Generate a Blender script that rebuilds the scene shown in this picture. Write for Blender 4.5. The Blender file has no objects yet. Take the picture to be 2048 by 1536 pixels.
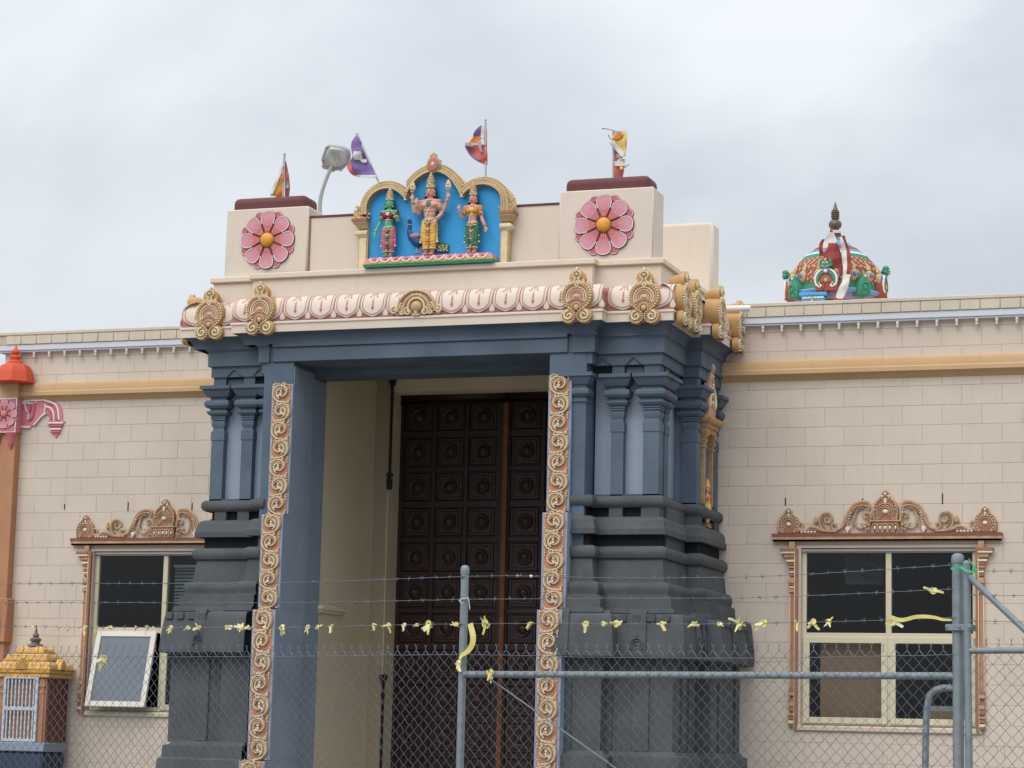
import bpy, math, random
from mathutils import Vector, Matrix
from mathutils.geometry import tessellate_polygon
random.seed(7)
SC = bpy.context.scene
COL = SC.collection
pi = math.pi
rad = math.radians

# ------------------------------------------------------------------ camera
CAM = Vector((5.53352, -23.84525, 1.64390))
RT = Vector((0.94489, 0.32658, 0.02308)).normalized()
UP = Vector((0.02697, -0.14792, 0.98863)).normalized()
FW = Vector((-0.32628, 0.93352, 0.14858)).normalized()
FPX = 4754.37
cd = bpy.data.cameras.new('camera')
cd.sensor_width = 36.0
cd.sensor_fit = 'HORIZONTAL'
cd.lens = 36.0 * FPX / 2048.0
cd.clip_start = 0.1
cd.clip_end = 3000.0
cam = bpy.data.objects.new('camera', cd)
COL.objects.link(cam)
cam.matrix_world = Matrix(((RT.x, UP.x, -FW.x, CAM.x), (RT.y, UP.y, -FW.y, CAM.y), (RT.z, UP.z, -FW.z, CAM.z), (0, 0, 0, 1)))
SC.camera = cam

# ------------------------------------------------------------------ world, sun, exposure
SUN_EL, SUN_AZ = 50.0, 197.0       # azimuth measured clockwise from +Y (the wall faces -Y)
world = bpy.data.worlds.new('World')
SC.world = world
world.use_nodes = True
nt = world.node_tree
nt.nodes.clear()
N = nt.nodes.new
out = N('ShaderNodeOutputWorld')
bg = N('ShaderNodeBackground')
bg.inputs['Strength'].default_value = 0.1
sky = N('ShaderNodeTexSky')
sky.sky_type = 'NISHITA'
sky.sun_disc = False
sky.sun_elevation = rad(SUN_EL)
sky.sun_rotation = rad(SUN_AZ)
tc = N('ShaderNodeTexCoord')
sep = N('ShaderNodeSeparateXYZ')
nt.links.new(tc.outputs['Generated'], sep.inputs[0])
def wmath(op, a, b, clamp=False):
    n = N('ShaderNodeMath'); n.operation = op; n.use_clamp = clamp
    for i, s in enumerate((a, b)):
        if isinstance(s, (int, float)): n.inputs[i].default_value = s
        else: nt.links.new(s, n.inputs[i])
    return n.outputs[0]
zc = wmath('MAXIMUM', sep.outputs['Z'], 0.0)
den = wmath('ADD', zc, 0.75)
cx = wmath('DIVIDE', sep.outputs['X'], den)
cy = wmath('DIVIDE', sep.outputs['Y'], den)
comb = N('ShaderNodeCombineXYZ')
nt.links.new(cx, comb.inputs[0]); nt.links.new(cy, comb.inputs[1])
nz = N('ShaderNodeTexNoise')
nz.inputs['Scale'].default_value = 4.2
nz.inputs['Detail'].default_value = 8.0
nz.inputs['Roughness'].default_value = 0.5
nz.inputs['Distortion'].default_value = 0.25
mpw = N('ShaderNodeMapping')
mpw.inputs['Location'].default_value = (3.3, 1.7, 0)
mpw.inputs['Rotation'].default_value = (0, 0, rad(25))
mpw.inputs['Scale'].default_value = (1.0, 1.5, 1)
nt.links.new(comb.outputs[0], mpw.inputs[0])
nt.links.new(mpw.outputs[0], nz.inputs['Vector'])
cr = N('ShaderNodeValToRGB')
cr.color_ramp.elements[0].position = 0.37
cr.color_ramp.elements[0].color = (0.595, 0.64, 0.695, 1)
cr.color_ramp.elements[1].position = 0.60
cr.color_ramp.elements[1].color = (0.785, 0.82, 0.865, 1)
nt.links.new(nz.outputs['Fac'], cr.inputs[0])
# overcast luminance: about twice as bright overhead as near the horizon
lum = wmath('MULTIPLY', wmath('ADD', wmath('MULTIPLY', zc, 1.45), 0.74), 9.0)
vm = N('ShaderNodeVectorMath'); vm.operation = 'SCALE'
nt.links.new(cr.outputs[0], vm.inputs[0]); nt.links.new(lum, vm.inputs['Scale'])
mixs = N('ShaderNodeMixRGB')
mixs.inputs[0].default_value = 0.93
nt.links.new(sky.outputs[0], mixs.inputs[1])
nt.links.new(vm.outputs[0], mixs.inputs[2])
nt.links.new(mixs.outputs[0], bg.inputs[0])
nt.links.new(bg.outputs[0], out.inputs[0])

sl = bpy.data.lights.new('sun', 'SUN')
sl.energy = 1.45
sl.angle = rad(45)
sl.color = (1.0, 0.95, 0.875)
so = bpy.data.objects.new('sun', sl)
COL.objects.link(so)
az, el = rad(SUN_AZ), rad(SUN_EL)
sdir = Vector((math.sin(az) * math.cos(el), math.cos(az) * math.cos(el), math.sin(el)))
so.rotation_euler = sdir.to_track_quat('Z', 'Y').to_euler()
so.location = (-10, -20, 30)

SC.view_settings.view_transform = 'Standard'
SC.view_settings.look = 'None'
SC.view_settings.exposure = 0.2
SC.view_settings.gamma = 1.0
SC.view_settings.use_curve_mapping = False

# ------------------------------------------------------------------ helpers
def ray(px, py):
    return RT * ((px - 1024) / FPX) + UP * ((768 - py) / FPX) + FW
def W(px, py, y):
    """world point seen at photograph pixel (px, py) on the plane Y = y"""
    r = ray(px, py); t = (y - CAM.y) / r.y
    return CAM + r * t
def WX(px, py, x):
    r = ray(px, py); t = (x - CAM.x) / r.x
    return CAM + r * t
def pix(p):
    d = Vector(p) - CAM; z = d.dot(FW)
    return 1024 + FPX * d.dot(RT) / z, 768 - FPX * d.dot(UP) / z

MATS = {}
def mat(name, rgb, rough=0.75, var=0.07, scale=2.5, bump=0.12, bscale=70.0, metal=0.0, grime=0.0, spec=0.35, coat=0.0, rnd=0.0):
    if name in MATS: return MATS[name]
    m = bpy.data.materials.new(name); m.use_nodes = True
    t = m.node_tree; b = t.nodes['Principled BSDF']; L = t.links.new; n = t.nodes.new
    g = n('ShaderNodeTexCoord')
    a = n('ShaderNodeTexNoise'); a.inputs['Scale'].default_value = scale; a.inputs['Detail'].default_value = 5
    geo = n('ShaderNodeNewGeometry')
    L(geo.outputs['Position'], a.inputs['Vector'])
    mr = n('ShaderNodeMapRange')
    mr.inputs[1].default_value = 0.3; mr.inputs[2].default_value = 0.7
    mr.inputs[3].default_value = 1 - var; mr.inputs[4].default_value = 1 + var
    L(a.outputs['Fac'], mr.inputs[0])
    v = n('ShaderNodeVectorMath'); v.operation = 'SCALE'
    v.inputs[0].default_value = rgb
    L(mr.outputs[0], v.inputs['Scale'])
    src = v.outputs[0]
    if grime > 0:
        mp = n('ShaderNodeMapping'); mp.inputs['Scale'].default_value = (7, 7, 1.1)
        L(geo.outputs['Position'], mp.inputs[0])
        a2 = n('ShaderNodeTexNoise'); a2.inputs['Scale'].default_value = 1.6; a2.inputs['Detail'].default_value = 7; a2.inputs['Roughness'].default_value = 0.65
        L(mp.outputs[0], a2.inputs['Vector'])
        m2 = n('ShaderNodeMapRange'); m2.inputs[1].default_value = 0.54; m2.inputs[2].default_value = 0.78
        m2.inputs[3].default_value = 0; m2.inputs[4].default_value = grime
        L(a2.outputs['Fac'], m2.inputs[0])
        mx = n('ShaderNodeMixRGB'); mx.inputs[2].default_value = (0.16, 0.135, 0.105, 1)
        L(m2.outputs[0], mx.inputs[0]); L(src, mx.inputs[1]); src = mx.outputs[0]
    if rnd > 0:
        oi = n('ShaderNodeObjectInfo'); m4 = n('ShaderNodeMapRange'); m4.inputs[3].default_value = 1-rnd; m4.inputs[4].default_value = 1+rnd
        L(oi.outputs['Random'], m4.inputs[0]); v4 = n('ShaderNodeVectorMath'); v4.operation = 'SCALE'; L(src, v4.inputs[0]); L(m4.outputs[0], v4.inputs['Scale']); src = v4.outputs[0]
    L(src, b.inputs['Base Color'])
    b.inputs['Roughness'].default_value = rough
    b.inputs['Metallic'].default_value = metal
    b.inputs['Specular IOR Level'].default_value = spec
    if coat: b.inputs['Coat Weight'].default_value = coat
    if bump > 0:
        c = n('ShaderNodeTexNoise'); c.inputs['Scale'].default_value = bscale; c.inputs['Detail'].default_value = 4
        L(geo.outputs['Position'], c.inputs['Vector'])
        bp = n('ShaderNodeBump'); bp.inputs['Strength'].default_value = bump; bp.inputs['Distance'].default_value = 0.01
        L(c.outputs['Fac'], bp.inputs['Height']); L(bp.outputs[0], b.inputs['Normal'])
    MATS[name] = m
    return m

class MB:
    def __init__(s): s.v = []; s.f = []; s.m = []
    def add(s, vs, fs, m=0):
        o = len(s.v); s.v.extend(tuple(p) for p in vs)
        for f in fs: s.f.append(tuple(i + o for i in f)); s.m.append(m)
        return s
    def box(s, x0, x1, y0, y1, z0, z1, m=0, c=0.0):
        if c <= 0:
            return s.add([(x0,y0,z0),(x1,y0,z0),(x1,y1,z0),(x0,y1,z0),(x0,y0,z1),(x1,y0,z1),(x1,y1,z1),(x0,y1,z1)],
                [(0,1,5,4),(1,2,6,5),(2,3,7,6),(3,0,4,7),(4,5,6,7),(3,2,1,0)], m)
        c = min(c, (x1-x0)*.45, (y1-y0)*.45, (z1-z0)*.45)
        V = []; idx = {}
        X = (x0, x1); Y = (y0, y1); Z = (z0, z1)
        for i in (0,1):
            for j in (0,1):
                for k in (0,1):
                    sx, sy, sz = (c if i == 0 else -c), (c if j == 0 else -c), (c if k == 0 else -c)
                    p = (X[i], Y[j], Z[k])
                    idx[(i,j,k,0)] = len(V); V.append((p[0], p[1]+sy, p[2]+sz))
                    idx[(i,j,k,1)] = len(V); V.append((p[0]+sx, p[1], p[2]+sz))
                    idx[(i,j,k,2)] = len(V); V.append((p[0]+sx, p[1]+sy, p[2]))
        F = []
        for i in (0,1):
            F.append([idx[(i,0,0,0)], idx[(i,1,0,0)], idx[(i,1,1,0)], idx[(i,0,1,0)]])
            F.append([idx[(0,i,0,1)], idx[(1,i,0,1)], idx[(1,i,1,1)], idx[(0,i,1,1)]])
            F.append([idx[(0,0,i,2)], idx[(1,0,i,2)], idx[(1,1,i,2)], idx[(0,1,i,2)]])
        for i in (0,1):
            for j in (0,1):
                F.append([idx[(i,j,0,0)], idx[(i,j,1,0)], idx[(i,j,1,1)], idx[(i,j,0,1)]])
                F.append([idx[(i,0,j,0)], idx[(i,1,j,0)], idx[(i,1,j,2)], idx[(i,0,j,2)]])
                F.append([idx[(0,i,j,1)], idx[(1,i,j,1)], idx[(1,i,j,2)], idx[(0,i,j,2)]])
        for i in (0,1):
            for j in (0,1):
                for k in (0,1): F.append([idx[(i,j,k,0)], idx[(i,j,k,1)], idx[(i,j,k,2)]])
        cc = Vector(((x0+x1)/2,(y0+y1)/2,(z0+z1)/2)); G = []
        for f in F:
            a, b, d = (Vector(V[f[q]]) for q in (0,1,2))
            n = (b-a).cross(d-a); ctr = sum((Vector(V[q]) for q in f), Vector())/len(f)
            G.append(tuple(f) if n.dot(ctr-cc) > 0 else tuple(reversed(f)))
        return s.add(V, G, m)
    def sweep(s, path, prof, m=0, y=None):
        """mouldings: prof = [(out, z)...] bottom-to-top or top-to-bottom, path = plan polyline, outward = right of travel"""
        P = [Vector((p[0], p[1])) for p in path]; n = len(P); offs = []
        for i in range(n):
            ns = []
            if i > 0: d = (P[i]-P[i-1]).normalized(); ns.append(Vector((d.y, -d.x)))
            if i < n-1: d = (P[i+1]-P[i]).normalized(); ns.append(Vector((d.y, -d.x)))
            offs.append(ns[0] if len(ns) == 1 else (ns[0]+ns[1])/(1+ns[0].dot(ns[1])))
        k = len(prof); V = []
        for i in range(n):
            for o, z in prof: V.append((P[i].x+offs[i].x*o, P[i].y+offs[i].y*o, z))
        asc = prof[-1][1] >= prof[0][1]
        for i in range(n-1):
            for j in range(k-1):
                a, b, c, d = i*k+j, (i+1)*k+j, (i+1)*k+j+1, i*k+j+1
                mm = m[j] if isinstance(m, (list, tuple)) else m
                s.f.append(tuple(q+len(s.v) for q in ((a,b,c,d) if asc else (d,c,b,a)))); s.m.append(mm)
        s.v.extend(V); return s
    def tube(s, pts, r, n=6, m=0, flat=1.0, fdir=None):
        P = [Vector(p) for p in pts]; k = len(P); V = []; F = []
        R = r if isinstance(r, (list, tuple)) else [r]*k
        t0 = (P[1]-P[0]).normalized()
        up = Vector((0,1,0)) if abs(t0.y) < .9 else Vector((0,0,1))
        if fdir is not None: up = Vector(fdir)
        for i in range(k):
            t = (P[min(i+1,k-1)]-P[max(i-1,0)])
            t = t.normalized() if t.length > 1e-9 else t0
            a = up - t*up.dot(t)
            if a.length < 1e-6: a = t.orthogonal()
            a.normalize(); b = t.cross(a)
            if fdir is None: up = a
            for j in range(n):
                q = 2*pi*j/n + pi/n
                V.append(P[i] + a*(math.cos(q)*R[i]*flat) + b*(math.sin(q)*R[i]))
        for i in range(k-1):
            for j in range(n):
                F.append((i*n+j, i*n+(j+1)%n, (i+1)*n+(j+1)%n, (i+1)*n+j))
        F.append(tuple(reversed(range(n)))); F.append(tuple((k-1)*n+j for j in range(n)))
        return s.add(V, F, m)
    def lathe(s, c, prof, n=16, m=0, ph=0.0, sx=1.0, sy=1.0):
        V = []; F = []; k = len(prof)
        for r, z in prof:
            for j in range(n):
                q = 2*pi*j/n + ph; V.append((c[0]+r*sx*math.cos(q), c[1]+r*sy*math.sin(q), c[2]+z))
        up = prof[-1][1] > prof[0][1]
        for i in range(k-1):
            mm = m[i] if isinstance(m, (list, tuple)) else m
            for j in range(n):
                f = (i*n+j, i*n+(j+1)%n, (i+1)*n+(j+1)%n, (i+1)*n+j)
                s.f.append(tuple(q+len(s.v) for q in (f if up else f[::-1]))); s.m.append(mm)
        o = len(s.v); s.v.extend(V)
        a = tuple(o+j for j in range(n)); b = tuple(o+(k-1)*n+j for j in range(n))
        m0 = m[0] if isinstance(m, (list, tuple)) else m; m1 = m[-1] if isinstance(m, (list, tuple)) else m
        s.f.append(a[::-1] if up else a); s.m.append(m0); s.f.append(b if up else b[::-1]); s.m.append(m1)
        return s
    def ell(s, c, r, nu=10, nv=6, m=0):
        if isinstance(r, (int, float)): r = (r, r, r)
        V = [(c[0], c[1], c[2]-r[2])]; F = []
        for i in range(1, nv):
            t = -pi/2 + pi*i/nv
            for j in range(nu):
                q = 2*pi*j/nu; V.append((c[0]+r[0]*math.cos(t)*math.cos(q), c[1]+r[1]*math.cos(t)*math.sin(q), c[2]+r[2]*math.sin(t)))
        V.append((c[0], c[1], c[2]+r[2])); T = len(V)-1
        for j in range(nu): F.append((0, 1+(j+1)%nu, 1+j))
        for i in range(nv-2):
            for j in range(nu): F.append((1+i*nu+j, 1+i*nu+(j+1)%nu, 1+(i+1)*nu+(j+1)%nu, 1+(i+1)*nu+j))
        for j in range(nu): F.append((T, 1+(nv-2)*nu+j, 1+(nv-2)*nu+(j+1)%nu))
        return s.add(V, F, m)
    def plate(s, ol, y0, y1, m=0, bev=0.0, ctr=None, fm=None):
        """extrude outline in XZ from y0 (front, smaller) to y1 (back); bev pulls the front ring in"""
        area = sum(ol[i][0]*ol[(i+1)%len(ol)][1]-ol[(i+1)%len(ol)][0]*ol[i][1] for i in range(len(ol)))
        if area < 0: ol = ol[::-1]
        n = len(ol); V = []; F = []
        if bev > 0:
            ins = []
            for i in range(n):
                p, q, r2 = Vector(ol[i-1]), Vector(ol[i]), Vector(ol[(i+1)%n])
                e1 = (q-p).normalized() if (q-p).length > 1e-9 else Vector((1,0)); e2 = (r2-q).normalized() if (r2-q).length > 1e-9 else e1
                n1 = Vector((-e1.y, e1.x)); n2 = Vector((-e2.y, e2.x)); d = 1+n1.dot(n2)
                o = (n1+n2)/max(d, .35); ins.append(q+o*bev)
            V += [(p[0], y1, p[1]) for p in ol] + [(p[0], y0+bev, p[1]) for p in ol] + [(p.x, y0, p.y) for p in ins]
            rings = 3
        else:
            V += [(p[0], y1, p[1]) for p in ol] + [(p[0], y0, p[1]) for p in ol]; rings = 2
        for k in range(rings-1):
            for i in range(n): F.append((k*n+i, k*n+(i+1)%n, (k+1)*n+(i+1)%n, (k+1)*n+i))
        tri = tessellate_polygon([[Vector((V[(rings-1)*n+i][0], V[(rings-1)*n+i][2], 0)) for i in range(n)]])
        for t in tri:
            a, b, c = (V[(rings-1)*n+q] for q in t)
            cr = (b[0]-a[0])*(c[2]-a[2])-(b[2]-a[2])*(c[0]-a[0])
            tt = t if cr > 0 else t[::-1]
            if fm is None: F.append(tuple((rings-1)*n+q for q in tt))
            else:
                s.f.append(tuple((rings-1)*n+q+len(s.v) for q in tt)); s.m.append(fm)
        return s.add(V, F, m)
    def ribbon(s, pts, w, m=0, nrm=None):
        """flat strip along pts with side vector from nrm"""
        P = [Vector(p) for p in pts]; V = []; k = len(P)
        Wd = w if isinstance(w, (list, tuple)) else [w]*k
        for i in range(k):
            t = (P[min(i+1,k-1)]-P[max(i-1,0)]).normalized()
            nn = nrm[i] if isinstance(nrm, list) else (nrm or Vector((0,-1,0)))
            sd = t.cross(Vector(nn)).normalized()
            V += [P[i]+sd*Wd[i]/2, P[i]-sd*Wd[i]/2]
        return s.add(V, [(2*i, 2*i+1, 2*i+3, 2*i+2) for i in range(k-1)], m)
    def mesh(s, name, mats, ang=38, off=None):
        me = bpy.data.meshes.new(name)
        V = s.v if off is None else [(p[0]-off[0], p[1]-off[1], p[2]-off[2]) for p in s.v]
        me.from_pydata(V, [], s.f)
        mats = mats if isinstance(mats, (list, tuple)) else [mats]
        for q in mats: me.materials.append(q)
        if len(mats) > 1: me.polygons.foreach_set('material_index', s.m)
        me.shade_smooth()
        if ang < 180: me.set_sharp_from_angle(angle=rad(ang))
        me.update()
        return me
    def build(s, name, mats, parent=None, org=None, ang=38, bev=0.0):
        base = WO[parent.name] if parent is not None else Vector((0,0,0))
        o0 = Vector(org) if org is not None else base.copy()
        o = bpy.data.objects.new(name, s.mesh(name, mats, ang, o0)); COL.objects.link(o)
        o.location = o0 - base
        if parent is not None: o.parent = parent
        WO[o.name] = o0
        if bev:
            bm = o.modifiers.new('bevel', 'BEVEL'); bm.width = bev; bm.segments = 1; bm.limit_method = 'ANGLE'; bm.angle_limit = rad(40)
        return o
WO = {}
def tag(o, label=None, cat=None, group=None, kind=None):
    if label: o['label'] = label
    if cat: o['category'] = cat
    if group: o['group'] = group
    if kind: o['kind'] = kind
    return o
def thing(name, label, cat, loc, group=None):
    o = bpy.data.objects.new(name, None); COL.objects.link(o)
    o.location = loc; o.empty_display_size = .1; WO[o.name] = Vector(loc)
    return tag(o, label, cat, group)
def part(name, parent, loc):
    """an Empty sub-group is avoided: used only for instances"""
    pass
def inst(name, me, parent, loc, rz=0.0, ry=0.0, sc=(1,1,1), rx=0.0):
    """place shared mesh data as a child of parent at world location loc"""
    o = bpy.data.objects.new(name, me); COL.objects.link(o)
    base = WO[parent.name] if parent is not None else Vector((0,0,0))
    o.location = Vector(loc) - base; o.rotation_euler = (rx, ry, rz); o.scale = sc
    if parent is not None: o.parent = parent
    WO[o.name] = Vector(loc)
    return o
def kid(name, me, parent, loc=(0,0,0), ry=0.0, sc=(1,1,1)):
    """child in the parent's own local frame (parent may be rotated)"""
    o = bpy.data.objects.new(name, me); COL.objects.link(o)
    o.location = loc; o.rotation_euler = (0, ry, 0); o.scale = sc; o.parent = parent
    WO[o.name] = WO[parent.name] + Vector(loc)
    return o
def arc(cx, cz, r, a0, a1, n, rz=None):
    rz = r if rz is None else rz
    return [(cx+r*math.cos(rad(a0+(a1-a0)*i/n)), cz+rz*math.sin(rad(a0+(a1-a0)*i/n))) for i in range(n+1)]
def spiral(cx, cz, r0, r1, a0, a1, n):
    return [(cx+(r0+(r1-r0)*i/n)*math.cos(rad(a0+(a1-a0)*i/n)), cz+(r0+(r1-r0)*i/n)*math.sin(rad(a0+(a1-a0)*i/n))) for i in range(n+1)]
def xz(pts, y): return [(p[0], y, p[1]) for p in pts]
def smooth_pts(pts, n=6):
    """Catmull-Rom through 2-D or 3-D points"""
    P = [Vector(p) for p in pts]; out = []
    for i in range(len(P)-1):
        a, b, c, d = P[max(i-1,0)], P[i], P[i+1], P[min(i+2,len(P)-1)]
        for k in range(n):
            t = k/n
            out.append(0.5*((2*b)+(c-a)*t+(2*a-5*b+4*c-d)*t*t+(3*b-a-3*c+d)*t**3))
    out.append(P[-1]); return [tuple(p) for p in out]
def remesh(mb, voxel, name, it=2):
    me = bpy.data.meshes.new('tmp'); me.from_pydata(mb.v, [], mb.f); me.update()
    o = bpy.data.objects.new('tmp', me); COL.objects.link(o)
    r = o.modifiers.new('r', 'REMESH'); r.mode = 'VOXEL'; r.voxel_size = voxel
    if it:
        sm = o.modifiers.new('s', 'SMOOTH'); sm.iterations = it; sm.factor = 0.5
    dg = bpy.context.evaluated_depsgraph_get(); dg.update()
    res = bpy.data.meshes.new_from_object(o.evaluated_get(dg)); res.name = name
    bpy.data.objects.remove(o, do_unlink=True); bpy.data.meshes.remove(me)
    res.shade_smooth()
    return res

# ------------------------------------------------------------------ materials
M_WALL  = mat('painted_block_beige', (0.625, 0.54, 0.455), .85, .05, 1.3, .3, 110, grime=.12, rnd=.025)
M_JOINT = mat('block_joint', (0.52, 0.42, 0.325), .9, .08, 4, .2, 90)
M_STAIN = mat('dark_open_joint', (0.07, 0.06, 0.05), .9, .1)
M_COPE  = mat('coping_cream', (0.60, 0.53, 0.43), .85, .07, 2, .15, 60, grime=.25)
M_GUT   = mat('pale_blue_white_batten', (0.60, 0.64, 0.70), .6, .05, 2, .05)
M_OCHRE = mat('ochre_plaster', (0.55, 0.365, 0.195), .8, .06, 1.5, .12, 60, grime=.12)
M_CREAM = mat('cream_render', (0.69, 0.595, 0.50), .85, .05, 1.2, .15, 90, grime=.10)
M_CREAM2 = mat('cream_petal_paint', (0.70, 0.59, 0.505), .75, .04, 4, .06)
M_BLUE  = mat('slate_blue_paint', (0.092, 0.126, 0.168), .75, .17, 2.2, .3, 50, grime=.14)
M_LILAC = mat('pale_blue_paint', (0.27, 0.32, 0.405), .75, .10, 1.5, .15, 80)
M_GREY  = mat('charcoal_stone_paint', (0.078, 0.087, 0.094), .82, .17, 3.5, .4, 30, grime=.28)
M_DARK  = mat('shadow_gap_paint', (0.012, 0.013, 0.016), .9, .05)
M_RED   = mat('brick_red_paint', (0.43, 0.185, 0.155), .75, .08, 5, .08)
M_LINE  = mat('maroon_line_paint', (0.25, 0.06, 0.065), .75, .05)
M_BROWN = mat('maroon_cap_paint', (0.135, 0.045, 0.045), .7, .10, 2, .12, 50)
M_GOLD  = mat('old_gold_paint', (0.52, 0.37, 0.18), .55, .14, 9, .1, 90, spec=.5)
M_GOLDL = mat('pale_gold_paint', (0.70, 0.57, 0.35), .5, .12, 12, .08, 90, spec=.5)
M_CRGLD = mat('cream_gold_paint', (0.74, 0.66, 0.47), .5, .08, 10, .05)
M_TAN   = mat('tan_ornament_paint', (0.52, 0.31, 0.13), .7, .08, 5, .1)
M_TERRA = mat('terracotta_paint', (0.345, 0.16, 0.095), .75, .12, 5, .12)
M_BONE  = mat('bone_highlight_paint', (0.72, 0.64, 0.52), .6, .05, 9, .05)
M_SCROLL = mat('antique_scroll_paint', (0.46, 0.31, 0.185), .6, .22, 14, .1)
M_PINK  = mat('rose_pink_paint', (0.62, 0.215, 0.26), .7, .08, 6, .06)
M_PINK2 = mat('deep_pink_paint', (0.52, 0.145, 0.17), .7, .08, 6, .06)
M_WHITE = mat('white_edge_paint', (0.80, 0.75, 0.73), .6, .03)
M_ORNG  = mat('vermilion_paint', (0.60, 0.085, 0.035), .6, .08, 4, .08)
M_TERR2 = mat('salmon_plaster', (0.44, 0.215, 0.12), .8, .08, 2, .15, 60, grime=.1)
M_SKYB  = mat('bright_blue_paint', (0.04, 0.33, 0.68), .7, .10, 2.5, .1, 70)
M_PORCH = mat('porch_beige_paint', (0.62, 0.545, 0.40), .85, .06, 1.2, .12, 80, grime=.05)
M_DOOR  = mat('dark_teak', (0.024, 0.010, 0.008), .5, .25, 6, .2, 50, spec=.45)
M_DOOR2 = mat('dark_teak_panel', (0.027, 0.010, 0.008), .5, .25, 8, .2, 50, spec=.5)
M_BATT  = mat('red_brown_timber', (0.15, 0.06, 0.024), .55, .2, 10, .1, 40)
M_BLACK = mat('black_iron', (0.012, 0.013, 0.018), .5, .1, 5, .05)
M_ALU   = mat('cream_window_frame', (0.62, 0.57, 0.42), .5, .04, 2, .03)
M_ALUW  = mat('white_sash_frame', (0.72, 0.70, 0.62), .45, .03, 2, .02)
M_REVL  = mat('window_reveal_cream', (0.62, 0.51, 0.42), .85, .05, 3, .1)
M_STEEL = mat('galvanised_steel', (0.225, 0.265, 0.285), .6, .12, 14, .06, 60, metal=.35, spec=.4, grime=.12)
M_WIRE  = mat('galvanised_wire', (0.21, 0.235, 0.28), .5, .1, 10, 0, metal=.4)
M_WIRED = mat('barbed_wire_steel', (0.16, 0.18, 0.23), .5, .15, 10, 0, metal=.4)
M_YEL   = mat('yellow_tape', (0.70, 0.62, 0.20), .45, .10, 20, .03, spec=.5)
M_YELP  = mat('faded_yellow_tape', (0.78, 0.75, 0.48), .45, .08, 20, .03, spec=.5)
M_GRNT  = mat('green_tape', (0.04, 0.42, 0.20), .45, .08)
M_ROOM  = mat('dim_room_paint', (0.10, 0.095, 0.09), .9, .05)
M_CARD  = mat('cardboard', (0.42, 0.27, 0.15), .85, .06, 3, .05)
M_APPL  = mat('pale_appliance', (0.5, 0.52, 0.52), .5, .03)
M_SHEET = mat('metal_capping', (0.42, 0.44, 0.46), .5, .05, 3, .03, metal=.3)
M_ZINC  = mat('grey_lamp_housing', (0.40, 0.41, 0.39), .5, .12, 8, .05)
M_POLE  = mat('flag_pole_grey', (0.42, 0.43, 0.44), .55, .05)
M_ASPH  = mat('pale_gravel_ground', (0.20, 0.19, 0.175), .95, .2, 1.2, .4, 40)
M_PIER = mat('shaded_beige_paint', (0.33, 0.28, 0.20), .85, .06, 1.2, .12, 80)  # darker copy of the porch beige; the pier front's shade is in the colour
M_STRG = mat('orange_brown_ground_paint', (0.46, 0.22, 0.12), .75, .12, 5, .12)
M_JAMB_LIT  = mat('lit_slate_blue_paint', (0.235, 0.29, 0.37), .72, .14, 1.6, .15, 80)  # lighter copy of the slate blue; light on the reveals put into it
M_TERRD = mat('dark_redbrown_paint', (0.23, 0.08, 0.055), .7, .1, 6, .1)

def glass(name, ior=1.25, tint=(0.9, 0.92, 0.92), rough=0.0):
    m = bpy.data.materials.new(name); m.use_nodes = True; t = m.node_tree; t.nodes.clear()
    o = t.nodes.new('ShaderNodeOutputMaterial'); mx = t.nodes.new('ShaderNodeMixShader')
    fr = t.nodes.new('ShaderNodeFresnel'); fr.inputs['IOR'].default_value = ior
    tr = t.nodes.new('ShaderNodeBsdfTransparent'); tr.inputs[0].default_value = (*tint, 1)
    gl = t.nodes.new('ShaderNodeBsdfGlossy'); gl.inputs['Roughness'].default_value = rough
    t.links.new(fr.outputs[0], mx.inputs[0]); t.links.new(tr.outputs[0], mx.inputs[1]); t.links.new(gl.outputs[0], mx.inputs[2])
    t.links.new(mx.outputs[0], o.inputs[0]); return m
M_GLASS = glass('window_glass', 1.34)
M_BULB = mat('bulb_glass', (0.52, 0.50, 0.46), .15, .03, 5, 0, spec=.6)
M_SKYPANE = mat('painted_sky_pane', (0.15, 0.175, 0.21), .16, .06, 3, .03, 30, spec=.6)  # grey-blue pane colour stands in for sky mirrored in the open sash
# ================================================================== ground
g = MB(); g.add([(-400,-400,0),(400,-400,0),(400,400,0),(-400,400,0)], [(0,1,2,3)])
tag(g.build('ground', M_ASPH), kind='structure')

# ================================================================== main hall: blocks, coping, moulding, windows
hall = thing('temple_hall', 'long cream painted concrete block hall with flat parapet behind the blue entrance porch', 'building', (0, 0.1, 0))
Z0 = 6.10                       # top joint line
WIN = [(-7.765, -5.99, 1.875, 3.665), (0.362, 2.135, 1.875, 3.665)]     # openings x0,x1,z0,z1
k = MB()
def wall_boxes(x0, x1, z0, z1, holes):
    xs = sorted({x0, x1, *[h[0] for h in holes], *[h[1] for h in holes]})
    for a, b in zip(xs, xs[1:]):
        hs = [h for h in holes if h[0] <= a+1e-6 and h[1] >= b-1e-6]
        if hs:
            k.box(a, b, .003, .19, z0, hs[0][2]); k.box(a, b, .003, .19, hs[0][3], z1)
        else: k.box(a, b, .003, .19, z0, z1)
wall_boxes(-9.05, -4.88, 0, Z0, WIN[:1]); k.build('wall_core', M_JOINT, hall)
k = MB(); wall_boxes(-1.40, 9.0, 0, Z0, WIN[1:]); k.build('wall_core', M_JOINT, hall)
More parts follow.
